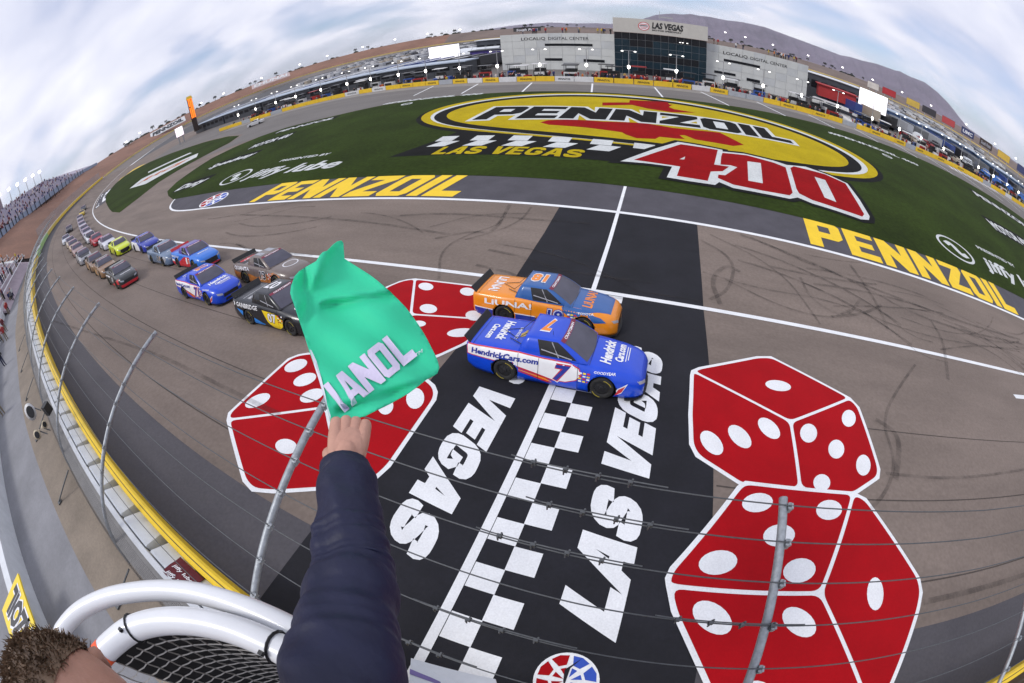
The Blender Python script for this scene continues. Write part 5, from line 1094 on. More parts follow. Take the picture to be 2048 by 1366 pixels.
def loft(name, rows, mats, parent=None, smooth=False):
    m = len(rows[0]); vs = [v for r in rows for v in r]
    return mesh(name, vs, [(i * m + j, (i + 1) * m + j, (i + 1) * m + j + 1, i * m + j + 1) for i in range(len(rows) - 1) for j in range(m - 1)], mats, parent, smooth)
tt = loft('far_turn', [[(q[0], q[1], .0 if i > 3 else .26), (p[0], p[1], z)] for i, (p, q, z) in enumerate(zip(LOOPW, inn_, zb)) if i >= 2], TRK2); tag(tt, kind='structure')
fw_ = loft('far_wall', [[(p[0], p[1], z - .5), (p[0], p[1], z + 1.05), (p[0] * 1.0015, p[1] * 1.0015, z + 1.05), (p[0] * 1.0015, p[1] * 1.0015, z - .5)] for p, z in list(zip(LOOPW, zb))[2:]], FWALL); tag(fw_, 'long pale yellow wall around the far turn and back straight', 'wall')
zo = [13.6, 13.6, 13.6, 13.4, 13, 12.6, 12, 11.6, 11.4, 11.4, 11.6, 11.8, 12.2, 11.6, 10.7, 10.6, 10.6, 10.6, 10.6, 10.6, 10.6, 10.6]
rows = []
bi = [(-100, -2.6 + cx(-100), 3.5), (-140, -2.6 + cx(-140), 3.5), (-170, -2.6 + cx(-170), 3.4)]; bo = [(-112, -9, 12.5), (-150, 6, 13.6), (-190, 20, 13.6)]
allin = bi + [(p[0] * 1.002, p[1] * 1.002 - (1.2 if i < 3 else 0), z + .35) for i, (p, z) in enumerate(zip(LOOPW, zb))]; allout = bo + [(p[0], p[1], z) for p, z in zip(LOOPO, zo)]
for a, o_ in zip(allin, allout): rows.append([tuple(Vector(a).lerp(Vector(o_), k / 4) + Vector((0, 0, .5 * math.sin(k * math.pi / 4)))) for k in range(5)])
DIRT2 = M('dirt_brown', (.175, .130, .108), .95, .22, .05, .4, 2, fine=.25)
db = loft('dirt_bank', rows[:16], DIRT, None, True); tag(db, kind='structure'); db = loft('dirt_bank', rows[15:], DIRT2, None, True); tag(db, kind='structure')
far_ = []
for o_ in allout:
    d = Vector((o_[0], o_[1])).normalized(); far_.append([o_] + [(o_[0] + d.x * q, o_[1] + d.y * q, o_[2] + (10.1 - o_[2]) * min(1, q / 120)) for q in (60, 200, 800, 3000, 8300)])
dg_ = loft('desert_ground', far_, DES); tag(dg_, kind='structure')
pv = mesh('infield_pavement', [(x, y, -.03) for x, y in inn_] + [(440, 20, -.03), (60, -40, -.03), (60, 60, -.03), (-150, 60, -.03)], [tuple(range(len(inn_) + 4))], PAVE); tag(pv, kind='structure')
sheet('lower_ground', -70, -13.9, 3.2, DIRT, -160, 60)
ring_ = [(-160, -70)] + [(1500 * math.cos(a), 1500 * math.sin(a)) for a in [math.radians(200 + 16 * k) for k in range(9)]] + [(60, -70)]
mesh('desert_ground', [(x, y, 3.0) for x, y in ring_], [tuple(range(len(ring_)))], DES)["kind"] = "structure"
# mountains
RIDGE = [(-60, .05), (-40, .06), (-30, .08), (-24, .12), (-21.5, .30), (-18.9, .52), (-16, .66), (-14, .74), (-11, .58), (-8.5, .66), (-6.7, .62), (-3.5, 1.25), (-1, 2.35), (1, 2.78), (2.2, 2.80), (3.15, 3.02), (4.3, 2.95), (5.6, 3.0), (7.46, 2.92), (9.6, 3.08), (12.45, 3.05), (14.5, 2.75), (16.9, 2.5), (19.5, 2.28), (22.1, 2.14), (23.4, 2.35), (24.7, 2.41), (27, 2.75), (29, 2.82), (30, 3.0), (31.2, 2.9), (33.4, 3.04), (35.2, 2.6), (37, 1.86), (38.5, 1.0), (39.8, .38), (43, .15), (50, .1)]
def mountain(name, R_, D, depth, label, seed):
    mr = random.Random(seed); az = R_[0][0]; cols = []
    while az <= R_[-1][0]:
        e_ = next(b + (d - b) * (az - a) / (c_ - a) for (a, b), (c_, d) in zip(R_, R_[1:]) if a <= az <= c_); e_ += .035 * (mr.random() - .5) * min(1, e_ * 2); col = []
        for k in range(13):
            f = k / 12; Dk = D - depth * (1 - f); hh = (D * math.tan(math.radians(e_)) * (f ** 1.5)); hh *= 1 + (.22 * math.sin(az * 2.3 + f * 5) + .18 * math.sin(az * 5.1 + f * 9 + 1) + .16 * (mr.random() - .5)) * (f if f < .97 else .0) * (1 - f) * 2.2
            p = along(az, Dk, 8 + (CAMZ - 8) * f + hh); col.append(tuple(p))
        p = along(az, D + depth, 8); col.append(tuple(p)); cols.append(col); az += .22
    o = loft(name, cols, ROCK, None, True); tag(o, kind='structure'); return o
mountain('mountain_range', [r for r in RIDGE if r[0] >= -8.6], 5600, 2200, '', 3); mountain('mountain_range', [r for r in RIDGE if r[0] <= -3.5][:-1] + [(-3.5, .4), (2, .1)], 8000, 1500, '', 5)

# ------------------------------------------------------------------ pit wall, pit lights, crews
PYEL = M('board_yellow', (.74, .48, .02), .6, .1, 1.5); PWHT = M('board_white', (.62, .62, .62), .6, .1, 1.5); PBLU = M('board_blue', (.05, .08, .28), .6, .1, 1.5); PGRY = M('board_grey', (.35, .37, .40), .6, .1, 1.5)
pw = empty('pit_wall', (0, 84, 0)); tag(pw, 'low pit wall hung with yellow and white boards along the pit road', 'wall')
x = -128.0; k = 0; pr = random.Random(9)
while x < 146:
    ln = 3.6 if abs(x) < 60 else 4.5; y0, y1 = piv(x), piv(x + ln - .12); c_ = ((x * 2 + ln - .12) / 2, (y0 + y1) / 2); a_ = math.atan2(y1 - y0, ln); z_ = pr.random(); m = PYEL if z_ < .62 else (PWHT if z_ < .82 else (PGRY if z_ < .93 else PBLU))
    b = MB(); b.box((c_[0], c_[1], .52), (ln - .1, .28, 1.0), a_); o = under(b.build('panel', m), pw)
    if k % 2 == 0 and m in (PYEL, PWHT) and abs(x) < 80:
        u = Vector((math.cos(a_), math.sin(a_), 0)); q = Vector((c_[0], c_[1], .34)) - u * (ln * .32) + Vector((u.y, -u.x, 0)) * .148
        t_ = wall_text('lettering', 'PENNZOIL', q, u, (0, 0, 1), ln * .64, .36, LBLK, None, .03, .2); t_.parent = o; t_.matrix_parent_inverse = Matrix()
    x += ln; k += 1
LAMP = M('lamp_lit', (1, .96, .88), .5, .02, 3, emit=9.0, ecol=(1, .95, .86)); LAMP2 = M('lamp_dim', (.95, .93, .9), .5, .02, 3, emit=1.6, ecol=(1, .97, .92)); POLE = M('pole_grey', (.35, .35, .36), .5, .15, 4, metal=.4)
def mesh_of(b, name, mats): o = b.build(name, mats); me = o.data; bpy.data.objects.remove(o); return me
b = MB(); b.tube([(0, 0, 0), (0, 0, 6.5)], [.10, .07], 8); b.tube([(-1.3, 0, 6.5), (1.3, 0, 6.5)], .05, 6); ME_POLE = mesh_of(b, 'pole', POLE)
b = MB(); b.tube([(0, 0, -.09), (0, 0, .03), (0, 0, .10)], [.26, .22, .08], 10); ME_HEAD = mesh_of(b, 'lamp_head', LAMP2)
b = MB(); b.tube([(0, 0, -.32), (0, 0, -.22), (0, 0, .22), (0, 0, .32)], [.12, .23, .23, .12], 10); ME_GLOW = mesh_of(b, 'lamp', LAMP)
for i in range(29):
    x = -118 + 8.6 * i + pr.uniform(-.6, .6); y = piv(x) + 2.2; e_ = empty('light_pole', (x, y, 0)); tag(e_, 'grey pit road light pole with two arms and one bright lamp', 'light pole', 'pit road light poles')
    link('pole', ME_POLE, e_)
    for s in (-1.2, 1.2): q = link('lamp_head', ME_HEAD, e_); q.location = (s, 0, 6.42)
    q = link('lamp', ME_GLOW, e_); q.location = (0, -.25, 3.2)
# people: one continuous low figure, clothing by height
pm_ = skin_mesh('figure', [(0, 0, .92), (0, 0, 1.18), (0, 0, 1.38), (0, 0, 1.52), (0, .02, 1.68), (.20, 0, 1.40), (.27, .02, 1.12), (.24, .14, .92), (-.20, 0, 1.40), (-.27, .02, 1.12), (-.24, .12, .92), (.10, 0, .86), (.11, .02, .46), (.12, 0, .06), (.13, .12, .04), (-.10, 0, .86), (-.11, -.02, .46), (-.12, 0, .06), (-.13, .12, .04)], [(0, 1), (1, 2), (2, 3), (3, 4), (2, 5), (5, 6), (6, 7), (2, 8), (8, 9), (9, 10), (0, 11), (11, 12), (12, 13), (13, 14), (0, 15), (15, 16), (16, 17), (17, 18)], [.14, .15, .14, .06, .105, .075, .06, .045, .075, .06, .045, .10, .075, .055, .05, .10, .075, .055, .05], SKIN, 0, 1)
for _ in range(3): pm_.materials.append(SKIN)
for p in pm_.polygons: z = p.center.z; p.material_index = 1 if (z > .9 and z < 1.47) else (2 if z <= .9 else (3 if z > 1.66 else 0))
SHIRT = [M('shirt_%s' % n, c, .8, .15, 6) for n, c in (('black', (.015, .015, .017)), ('red', (.30, .02, .02)), ('white', (.55, .55, .55)), ('navy', (.02, .03, .12)), ('maroon', (.12, .015, .02)), ('orange', (.50, .14, .02)), ('grey', (.16, .16, .17)), ('yellow', (.55, .40, .03)))]
PANT = [M('pants_%s' % n, c, .8, .15, 6) for n, c in (('black', (.012, .012, .013)), ('khaki', (.20, .16, .11)), ('navy2', (.02, .025, .06)))]
HATS = [LBLK, SHIRT[1], SHIRT[2], HAIR]
def person(x, y, z, rz, label, group, sc_=1.0):
    o = link('person', pm_); o.location = (x, y, z); o.rotation_euler = (0, 0, rz); o.scale = (sc_, sc_, sc_ * pr.uniform(.95, 1.05)); s1, s2, s3 = pr.choice(SHIRT[:5] + SHIRT), pr.choice(PANT), pr.choice(HATS); slot(o, [SKIN, s1, s2, s3]); tag(o, label.format('%s shirt and %s trousers' % (s1.name[6:], s2.name[6:].rstrip('2'))), 'person', group); return o
for i in range(290):
    x = pr.uniform(-118, 128) if i % 3 else pr.uniform(-45, 50); y = piv(x) + pr.choice((pr.uniform(.7, 1.6), pr.uniform(1.5, 6.5)))
    person(x, y, 0, pr.uniform(0, 6.3), 'pit crew member in {} behind the pit wall', 'crew behind the pit wall')
# pit carts with canopies
def cart_mesh(body, roof):
    b = MB(); b.box((0, 0, 1.0), (2.4, 1.3, 1.4)); b.cm = 1; b.box((0, -.662, 1.1), (2.0, .02, .7)); b.cm = 2
    for sx in (-1.1, 1.1):
        for sy in (-.6, .6): b.box((sx, sy, 2.4), (.06, .06, 1.4))
    b.cm = 1; b.box((0, 0, 3.15), (3.0, 1.9, .12)); b.cm = 2; b.box((0, .3, 1.95), (2.2, .5, .5))
    for sx in (-.9, .9): b.tube([(sx, -.7, .22), (sx, .7, .22)], .22, 10)
    return b
CARTB = [M('cart_black', (.02, .02, .022), .4, .2, 3), M('cart_white', (.60, .60, .60), .4, .1, 3), M('cart_red', (.32, .02, .02), .4, .1, 3), M('cart_blue', (.03, .08, .30), .4, .1, 3)]
CM = mesh_of(cart_mesh(0, 0), 'pit_cart', [CARTB[0], CARTB[1], DARK])
cartspots = [(-70, 1.8), (-61, 2.4), (-52, 2), (-41, 2.6), (-27, 2.1), (-17.5, 2.0), (-9.5, 2.4), (4.6, 1.9), (13, 2.3), (28.5, 1.7), (36, 2.6), (45, 2.2), (57, 1.8), (63, 2.4), (72, 2), (83, 1.9), (94, 2.4), (104, 2), (116, 2.2), (-82, 2), (-95, 2.2), (-108, 2)]
cartspots += [(-112 + 6.3 * k + pr.uniform(-1.5, 1.5), pr.uniform(3.8, 6.5)) for k in range(37)]
for i, (x, dy) in enumerate(cartspots):
    o = link('pit_cart', CM); o.location = (x, piv(x) + dy, 0); o.rotation_euler = (0, 0, pr.uniform(-.1, .1)); bcol = CARTB[i % 4] if i % 3 else CARTB[0]; slot(o, [bcol, CARTB[1] if i % 4 == 0 else (CARTB[0] if i % 13 else CARTB[2]), DARK]); tag(o, '%s pit crew cart with a flat canopy behind the pit wall' % bcol.name[5:], 'pit cart', 'pit crew carts')

b = MB()
for k in range(4): b.tube([(0, 0, .05 + .3 * k), (0, 0, .33 + .3 * k)], [.36, .36], 12)
TS = mesh_of(b, 'tyre_stack', TYRE); b = MB(); b.box((0, 0, .65), (1.5, .8, 1.1)); b.cm = 1; b.box((0, -.41, .7), (1.3, .03, .8)); b.cm = 2; b.tube([(-.5, -.4, .12), (-.5, .4, .12)], .12, 8); b.tube([(.5, -.4, .12), (.5, .4, .12)], .12, 8); TB = mesh_of(b, 'tool_chest', [CARTB[0], CARTB[2], DARK])
for i in range(110):
    x = pr.uniform(-122, 135); y = piv(x) + pr.uniform(.9, 7.5)
    if i % 5 < 2: o = link('tyre_stack', TS); tag(o, 'stack of racing tyres behind the pit wall', 'tyre stack', 'pit tyre stacks')
    else: o = link('tool_chest', TB); c1, c2 = pr.choice(CARTB[:1] * 3 + CARTB), pr.choice(CARTB); slot(o, [c1, c2, DARK]); tag(o, '%s tool chest with %s front behind the pit wall' % (c1.name[5:], c2.name[5:]), 'tool chest', 'pit tool chests')
    o.location = (x, y, 0); o.rotation_euler = (0, 0, pr.uniform(0, 3))
# ------------------------------------------------------------------ buildings in the middle
BCON = M('facade_concrete', (.57, .58, .56), .8, .07, .5, fine=.08); BCON2 = M('facade_concrete_shade', (.52, .535, .535), .8, .08, .4, fine=.08); GLS = M('facade_glass_teal', (.006, .022, .034), .35, .25, .6, spec=.3); GLK = M('facade_glass_black', (.006, .007, .010), .35, .25, .6, spec=.3); PARA = M('parapet_cream', (.50, .48, .44), .7, .06, .8)  # second concrete tone, slightly greyer, for the core and some panels
def facade(name, a, b_, z0, z1, depth, label, nx, nz, mat, gap=.05):
    """building block: front from a to b_, panels as parts"""
    a, b_ = Vector((*a, 0)), Vector((*b_, 0)); u = (b_ - a).normalized(); n_ = Vector((u.y, -u.x, 0)); L_ = (b_ - a).length; rz = math.atan2(u.y, u.x); e_ = empty(name, (a + b_) / 2); tag(e_, label, 'building')
    q = (a + b_) / 2 - n_ * (depth / 2); b = MB(); b.box((q.x, q.y, (z0 + z1) / 2 - .1), (L_ - .1, depth, z1 - z0 - .2), rz); under(b.build('core', BCON2), e_)
    for i in range(nx):
        for j in range(nz):
            c_ = a + u * (L_ * (i + .5) / nx) + n_ * .05; b = MB(); b.box((c_.x, c_.y, z0 + (z1 - z0) * (j + .5) / nz), (L_ / nx - gap, .12, (z1 - z0) / nz - gap), rz); under(b.build('wall_panel', mat(i, j) if callable(mat) else mat), e_)
    return e_, a, u, n_, L_
def slotwin(e_, a, u, n_, s0, s1, z0, z1, m=None):
    rz = math.atan2(u.y, u.x); c_ = a + u * ((s0 + s1) / 2) + n_ * .13; b = MB(); b.box((c_.x, c_.y, (z0 + z1) / 2), (s1 - s0, .10, z1 - z0), rz); w_ = under(b.build('window', m or GLK), e_); return w_
eL, aL, uL, nL, LL = facade('office_building', (-38.8, 105.4), (-11.3, 103.6), 0, 9.45, 14, 'low grey concrete building on the sloping-roof side of the dark glass tower, with a black sign', 9, 5, lambda i, j: BCON if (i * 7 + j * 3) % 5 else BCON2)
tag(eL, 'grey concrete wing between the white video screen and the dark glass tower')
slotwin(eL, aL, uL, nL, 11.2, 22.5, 6.15, 6.75); slotwin(eL, aL, uL, nL, 11.0, 15.2, 2.3, 2.95); slotwin(eL, aL, uL, nL, 20.3, 25.2, 2.2, 2.85)
under(wall_text('lettering', 'LOCALiQ', aL + uL * 5.4 + nL * .14 + Vector((0, 0, 7.75)), uL, (0, 0, 1), 6.0, .78, LBLK, None, .012), eL); under(wall_text('lettering', 'DIGITAL CENTER', aL + uL * 12.1 + nL * .14 + Vector((0, 0, 7.72)), uL, (0, 0, 1), 9.6, .78, LBLK, None, .004), eL)
eR, aR, uR, nR, LR = facade('office_building', (9.5, 105.2), (35.4, 108.2), 0, 9.7, 14, 'grey concrete wing between the dark glass tower and the white buses', 9, 5, lambda i, j: BCON if (i * 5 + j * 3) % 4 else BCON2)
slotwin(eR, aR, uR, nR, 4.2, 13.2, 5.9, 6.5); slotwin(eR, aR, uR, nR, 10, 13.4, 2.1, 2.8); slotwin(eR, aR, uR, nR, 2, 7.2, 2.6, 3.2)
under(wall_text('lettering', 'LOCALiQ', aR + uR * 4.0 + nR * .14 + Vector((0, 0, 7.6)), uR, (0, 0, 1), 6.0, .80, LBLK, None, .012), eR); under(wall_text('lettering', 'DIGITAL CENTER', aR + uR * 10.7 + nR * .14 + Vector((0, 0, 7.55)), uR, (0, 0, 1), 9.6, .80, LBLK, None, .004), eR)
eT, aT, uT, nT, LT = facade('glass_tower', (-11.2, 102.3), (9.4, 102.9), 0, 10.15, 18, 'dark teal glass tower with cream parapet and black speedway lettering', 12, 6, lambda i, j: GLK if j == 5 or (j == 2 and 2 < i < 11) or (j == 4 and 1 < i < 5) or (j == 0 and 2 < i < 9) else GLS, .07)
b = MB(); c_ = aT + uT * (LT / 2) - nT * 8.6; b.box((c_.x, c_.y, 11.95), (LT + .3, 18, 3.5), math.atan2(uT.y, uT.x)); under(b.build('parapet', PARA), eT)
q0 = aT + nT * .42; under(wall_text('lettering', 'LAS VEGAS', q0 + uT * 8.4 + Vector((0, 0, 11.65)), uT, (0, 0, 1), 6.9, 1.45, LBLK, None, .05, .12), eT); under(wall_text('lettering', 'MOTOR SPEEDWAY', q0 + uT * 8.4 + Vector((0, 0, 11.0)), uT, (0, 0, 1), 6.6, .38, LBLK, None, .04, .1), eT)
for k, (r_, m) in enumerate(((1.25, LRED), (1.08, LWHT))): c_ = q0 + uT * 6.6 + Vector((0, 0, 11.95)) + nT * .01 * k; under(mesh('emblem', [tuple(c_ + uT * r_ * math.cos(t) + Vector((0, 0, r_ * .85 * math.sin(t)))) for t in [2 * math.pi * j / 20 for j in range(20)]], [tuple(range(20))], m), eT)
for z_, w_, h_, m in ((.45, .8, .16, LRED), (.12, 1.0, .20, LBLK), (-.22, .9, .14, LRED), (-.55, .6, .12, LRED)): c_ = q0 + uT * 6.6 + Vector((0, 0, 11.95 + z_)) + nT * .03; under(mesh('emblem', [tuple(c_ + uT * a * w_ + Vector((0, 0, b_ * h_))) for a, b_ in ((-1, -.5), (1, -.5), (.9, .5), (-.9, .5))], [(0, 1, 2, 3)], m), eT)
b = MB(); c_ = aT + uT * 10.2 - nT * 3; b.tube([(c_.x, c_.y, 13.6), (c_.x, c_.y, 16.2)], .05, 5); b.box((c_.x + 1.4, c_.y, 14.7), (3.2, .12, .35)); b.tube([(c_.x + 2.8, c_.y, 13.6), (c_.x + 2.8, c_.y, 14.6)], .05, 5); under(b.build('roof_antenna', POLE), eT)
b = MB()
for s_ in (14.6, 15.2, 16.2): c_ = aT + uT * s_ + nT * .14; b.box((c_.x, c_.y, 8.9), (.35, .03, .14))
under(b.build('lit_lamps', LAMP2), eT)['kind'] = 'stuff'
# people and parapet planting on the low roofs
for i in range(34):
    w_ = i % 2; a_, u_, L_ = ((aL, uL, LL), (aR, uR, LR))[w_]; p = a_ + u_ * pr.uniform(.5, L_ - .5) - ((nL, nR)[w_]) * pr.uniform(.6, 3); person(p.x, p.y, (9.25, 9.5)[w_], pr.uniform(0, 6), 'spectator in {} on the flat roof of a concrete wing', 'people on the roofs')

# ------------------------------------------------------------------ video screens, score pylon, billboards
def screen_mat(name, tint, seed):
    m = M(name, (.9, .9, .9), .5, .02, 1); t = m.node_tree; b = t.nodes['Principled BSDF']; L = t.links.new; c = t.nodes.new('ShaderNodeTexCoord'); n = t.nodes.new('ShaderNodeTexNoise'); n.inputs['Scale'].default_value = .22; n.inputs['Detail'].default_value = 5; mp = t.nodes.new('ShaderNodeMapping'); mp.inputs['Location'].default_value = (seed, seed, 0); mp.inputs['Scale'].default_value = (.6, .6, 2.2); L(c.outputs['Object'], mp.inputs[0]); L(mp.outputs[0], n.inputs['Vector']); r = t.nodes.new('ShaderNodeValToRGB'); r.color_ramp.elements[0].position = .40; r.color_ramp.elements[0].color = (*tint, 1); r.color_ramp.elements[1].position = .6; r.color_ramp.elements[1].color = (.97, .95, 1, 1); L(n.outputs[0], r.inputs[0]); L(r.outputs[0], b.inputs['Emission Color']); b.inputs['Emission Strength'].default_value = .62; b.inputs['Base Color'].default_value = (.1, .1, .1, 1); return m
def board(name, az0, az1, e0, e1, D, label, cat, mat, text=None, tcol=None, legs=True, thick=.5, frame=None, group=None):
    p0, p1 = along(az0, D), along(az1, D); u = (p1 - p0).normalized(); n_ = Vector((u.y, -u.x, 0)); L_ = (p1 - p0).length; z0, z1 = CAMZ + D * math.tan(math.radians(e0)), CAMZ + D * math.tan(math.radians(e1)); rz = math.atan2(u.y, u.x); c_ = (p0 + p1) / 2
    e_ = empty(name, (c_.x, c_.y, 0)); tag(e_, label, cat, group); b = MB(); q = c_ - n_ * (thick / 2 + .05); b.box((q.x, q.y, (z0 + z1) / 2), (L_ + .3, thick, z1 - z0 + .3), rz); under(b.build('cabinet', frame or DARK), e_)
    b = MB(); b.quad(p0 + Vector((0, 0, z0)), p1 + Vector((0, 0, z0)), p1 + Vector((0, 0, z1)), p0 + Vector((0, 0, z1))); under(b.build('face', mat), e_)
    if legs:
        for s in (.2, .8): q = p0.lerp(p1, s) - n_ * .5; b = MB(); b.tube([(q.x, q.y, -.05), (q.x, q.y, z0)], .28 if D < 300 else .4, 8); under(b.build('leg', POLE), e_)
    if text: under(wall_text('lettering', text, p0 + u * L_ * .1 + n_ * .06 + Vector((0, 0, z0 + (z1 - z0) * .25)), u, (0, 0, 1), L_ * .8, (z1 - z0) * .5, tcol or LWHT, None, .03, .15), e_)
    return e_
board('video_screen', -29.1, -25.3, -3.5, -1.25, 150, 'bright white video screen above the purple trailer', 'screen', screen_mat('screen_a', (.86, .78, .86), 3))
board('video_screen', 24.95, 28.75, -3.35, -1.02, 130, 'bright white video screen beside the red marquee', 'screen', screen_mat('screen_b', (.80, .74, .88), 8))
board('video_screen', -62.1, -61.05, -2.25, -1.08, 190, 'small pink white video screen at the end of the pit row', 'screen', screen_mat('screen_c', (.95, .70, .80), 5))
PYL = M('pylon_dark', (.03, .015, .01), .6, .2, 2); PYO = M('pylon_digits', (1, .30, .03), .5, .05, 3, emit=1.3, ecol=(1, .17, .01))
p0 = along(-59.35, 200); e_ = empty('score_pylon', p0); tag(e_, 'tall orange lit scoring pylon with a yellow cap', 'scoreboard'); b = MB(); b.box((p0.x, p0.y, 9.4), (2.2, 2.2, 15.4), .9); under(b.build('tower', PYL), e_); u = Vector((math.cos(1.03), math.sin(1.03), 0)); u = Vector((p0.y, -p0.x, 0)).normalized(); n_ = Vector((-p0.x, -p0.y, 0)).normalized()
b = MB()
for r_ in range(20):
    for cc in range(3):
        if pr.random() < .93: q = p0 + n_ * 1.75 + u * (-.85 + .72 * cc) + Vector((0, 0, 8.0 + .45 * r_)); b.add([q, q + u * pr.uniform(.35, .62), q + u * .55 + Vector((0, 0, .34)), q + Vector((0, 0, .34))], [(0, 1, 2, 3)])
o = under(b.build('lit_digits', PYO), e_); o["kind"] = "stuff"; b = MB(); b.box((p0.x, p0.y, 17.6), (2.8, 2.8, 1.3), .9, .7); under(b.build('cap', PYEL), e_)
BB = [(25.9, 27.4, (.60, .55, .50), None, 'pale pink roadside billboard on the back straight', LBLK, None), (27.9, 29.7, (.42, .015, .02), None, 'plain red billboard on the back straight', LWHT, None), (31.2, 33.0, (.60, .40, .06), None, 'gold shell shaped billboard', None, None), (33.4, 35.3, (.03, .025, .03), None, 'plain black billboard on the back straight', LWHT, None), (36.2, 38.0, (.45, .05, .05), None, 'rust red billboard next to the navy lettered one', LWHT, None), (39.0, 40.8, (.02, .03, .12), None, 'navy billboard with big white letters', LWHT, 'UMC'), (41.7, 43.5, (.05, .03, .025), None, 'dark brown billboard with script lettering', LSIL, 'South Point'), (44.4, 46.2, (.65, .42, .05), None, 'orange gold lit billboard', None, None), (47.4, 49.0, (.04, .05, .14), None, 'dark blue billboard at the end of the row', LWHT, None)]
for i, (a0, a1, c_, t_, lab, tc_, tx) in enumerate(BB): board('billboard', a0, a1, -.62, .18, 446, lab, 'billboard', M('billboard_%d' % i, c_, .6, .15, .2), tx, tc_, group='billboards on the back straight')
board('billboard', -18.5, -15.2, -.46, .2, 455, 'black billboard with white script above the concrete wing', 'billboard', M('billboard_k', (.03, .03, .03), .6, .1, .2), 'South Point', LWHT, group='billboards on the back straight')
def bank_sign(name, az0, az1, s, label, mat, tcol, e0, e1, D):
    p0, p1 = along(az0, D, CAMZ + D * math.tan(math.radians(e0))), along(az1, D, CAMZ + D * math.tan(math.radians(e0))); u = (p1 - p0).normalized(); up = (Vector((-u.y, u.x, 0)) * 8 + Vector((0, 0, D * math.tan(math.radians(e1 - e0)) + .6))); e_ = empty(name, (p0 + p1) / 2); tag(e_, label, 'sign'); b = MB(); d_ = Vector((0, 0, -.4)); q = [p0, p1, p1 + up, p0 + up]; b.add([*q, *[v + d_ for v in q]], [(0, 1, 2, 3), (7, 6, 5, 4), (0, 4, 5, 1), (1, 5, 6, 2), (2, 6, 7, 3), (3, 7, 4, 0)]); under(b.build('panel', mat), e_)
    uu = up.normalized(); under(wall_text('lettering', s, p0 + u * 2 + up * .18 + Vector((0, 0, .3)), u, uu, (p1 - p0).length - 4, up.length * .62, tcol, None, .05, .1), e_)
bank_sign('bank_sign', -65.3, -60.4, 'PENNZOIL', 'white sign with dark lettering laid on the red bank', PWHT, LBLK, -.66, -.12, 395); bank_sign('bank_sign', -51.4, -46.4, 'EHUNAI', 'pink white sign with pale lettering on the far bank', M('sign_pink', (.50, .38, .36), .7, .1, .3), PWHT, -.45, .0, 430)

# ------------------------------------------------------------------ grandstand, bleachers and their lights
SEAT = M('seats_lilac', (.46, .42, .50), .8, .25, .8, fine=.35); RAILB = M('stand_rail_blue', (.22, .27, .38), .6, .2, .3); STC = M('stand_concrete', (.28, .27, .28), .85, .15, .3)
GF = [(-128, -3), (-150, 6), (-175, 14), (-200, 26), (-230, 43), (-260, 60), (-290, 76)]; ge = empty('grandstand', (-200, 20, 13)); tag(ge, 'big grandstand of lilac seats with scattered spectators above the red bank', 'grandstand')
nrow = 17
def gst(i, f, dz=0):
    n_ = -nrm2(GF[::-1], len(GF) - 1 - i); n_ = Vector((-.42, -.9)) if i < 2 else Vector((-.5, -.86)); p = GF[i]; k = f * 30 * (1 if i < len(GF) - 1 else .95); return (p[0] + n_.x * k, p[1] + n_.y * k, 13.9 + f * 11.4 + dz)
for r_ in range(nrow):
    rows = []
    for i in range(len(GF)): f0, f1 = r_ / nrow, (r_ + 1) / nrow; rows.append([gst(i, f0, 0), gst(i, f0, .67), (*gst(i, f1)[:2], gst(i, f0, .67)[2])])
    under(loft('seat_row', rows, SEAT), ge)
n_ = Vector((-.5, -.86)); ends = GF[-1]; tipp = (-332, 100, 13.4)
under(mesh('end_block', [gst(len(GF) - 1, 0), gst(len(GF) - 1, 1), tipp, (ends[0], ends[1], 10)], [(0, 1, 2), (0, 2, 3)], SEAT), ge)
rows = [[(p[0] + .8, p[1] + 1.4, 12.4), (p[0] + .8, p[1] + 1.4, 14.7), (p[0] + .6, p[1] + 1.0, 14.7)] for p in GF] + [[(-331, 102, 12), (-331, 102, 13.6), (-331.5, 101, 13.6)]]
under(loft('front_rail', rows, RAILB), ge)
for i in range(26):
    k = i / 25 * (len(GF) - 1.001); j = int(k); q = Vector(GF[j]).lerp(Vector(GF[j + 1]), k - j); b = MB(); b.tube([(q.x + .9, q.y + 1.6, 11), (q.x + .9, q.y + 1.6, 15.6)], .16, 5); under(b.build('rail_post', DARK), ge)
b = MB(); cr = random.Random(8)
for _ in range(480):
    k = cr.random() ** 1.5 * (len(GF) - 1.001); j = int(k); f = cr.random(); q0, q1 = Vector(gst(j, f)), Vector(gst(j + 1, f)); q = q0.lerp(q1, k - j); b.cm = cr.randrange(4); b.box((q.x, q.y, q.z + .95), (.55, .5, .95)); b.cm = 4; b.box((q.x, q.y, q.z + 1.6), (.26, .26, .3))
o = b.build('crowd', [SHIRT[0], SHIRT[3], SHIRT[2], SHIRT[4], SKIN]); tag(o, kind='stuff')
PRB = M('pressbox_mauve', (.26, .20, .23), .8, .15, .4); q = gst(3, .86, 0); e_ = empty('press_box', q); tag(e_, 'mauve press box on top of the grandstand', 'building'); b = MB(); b.box((q[0] + 4, q[1] + 2, q[2] + 4.0), (13, 7, 8.2), .5); under(b.build('walls', PRB), e_); b = MB(); b.box((q[0] + 4, q[1] + 2, q[2] + 8.3), (14, 8, .4), .5); under(b.build('roof', STC), e_)
for k in range(4): b = MB(); u_ = Vector((math.cos(.5), math.sin(.5), 0)); n_ = Vector((-u_.y, u_.x, 0)); c_ = Vector((q[0] + 4, q[1] + 2, q[2] + 5.6)) + n_ * 3.52 + u_ * (-4.5 + 3 * k); b.box(c_, (2.3, .12, 2.2), .5); under(b.build('window', GLK), e_)
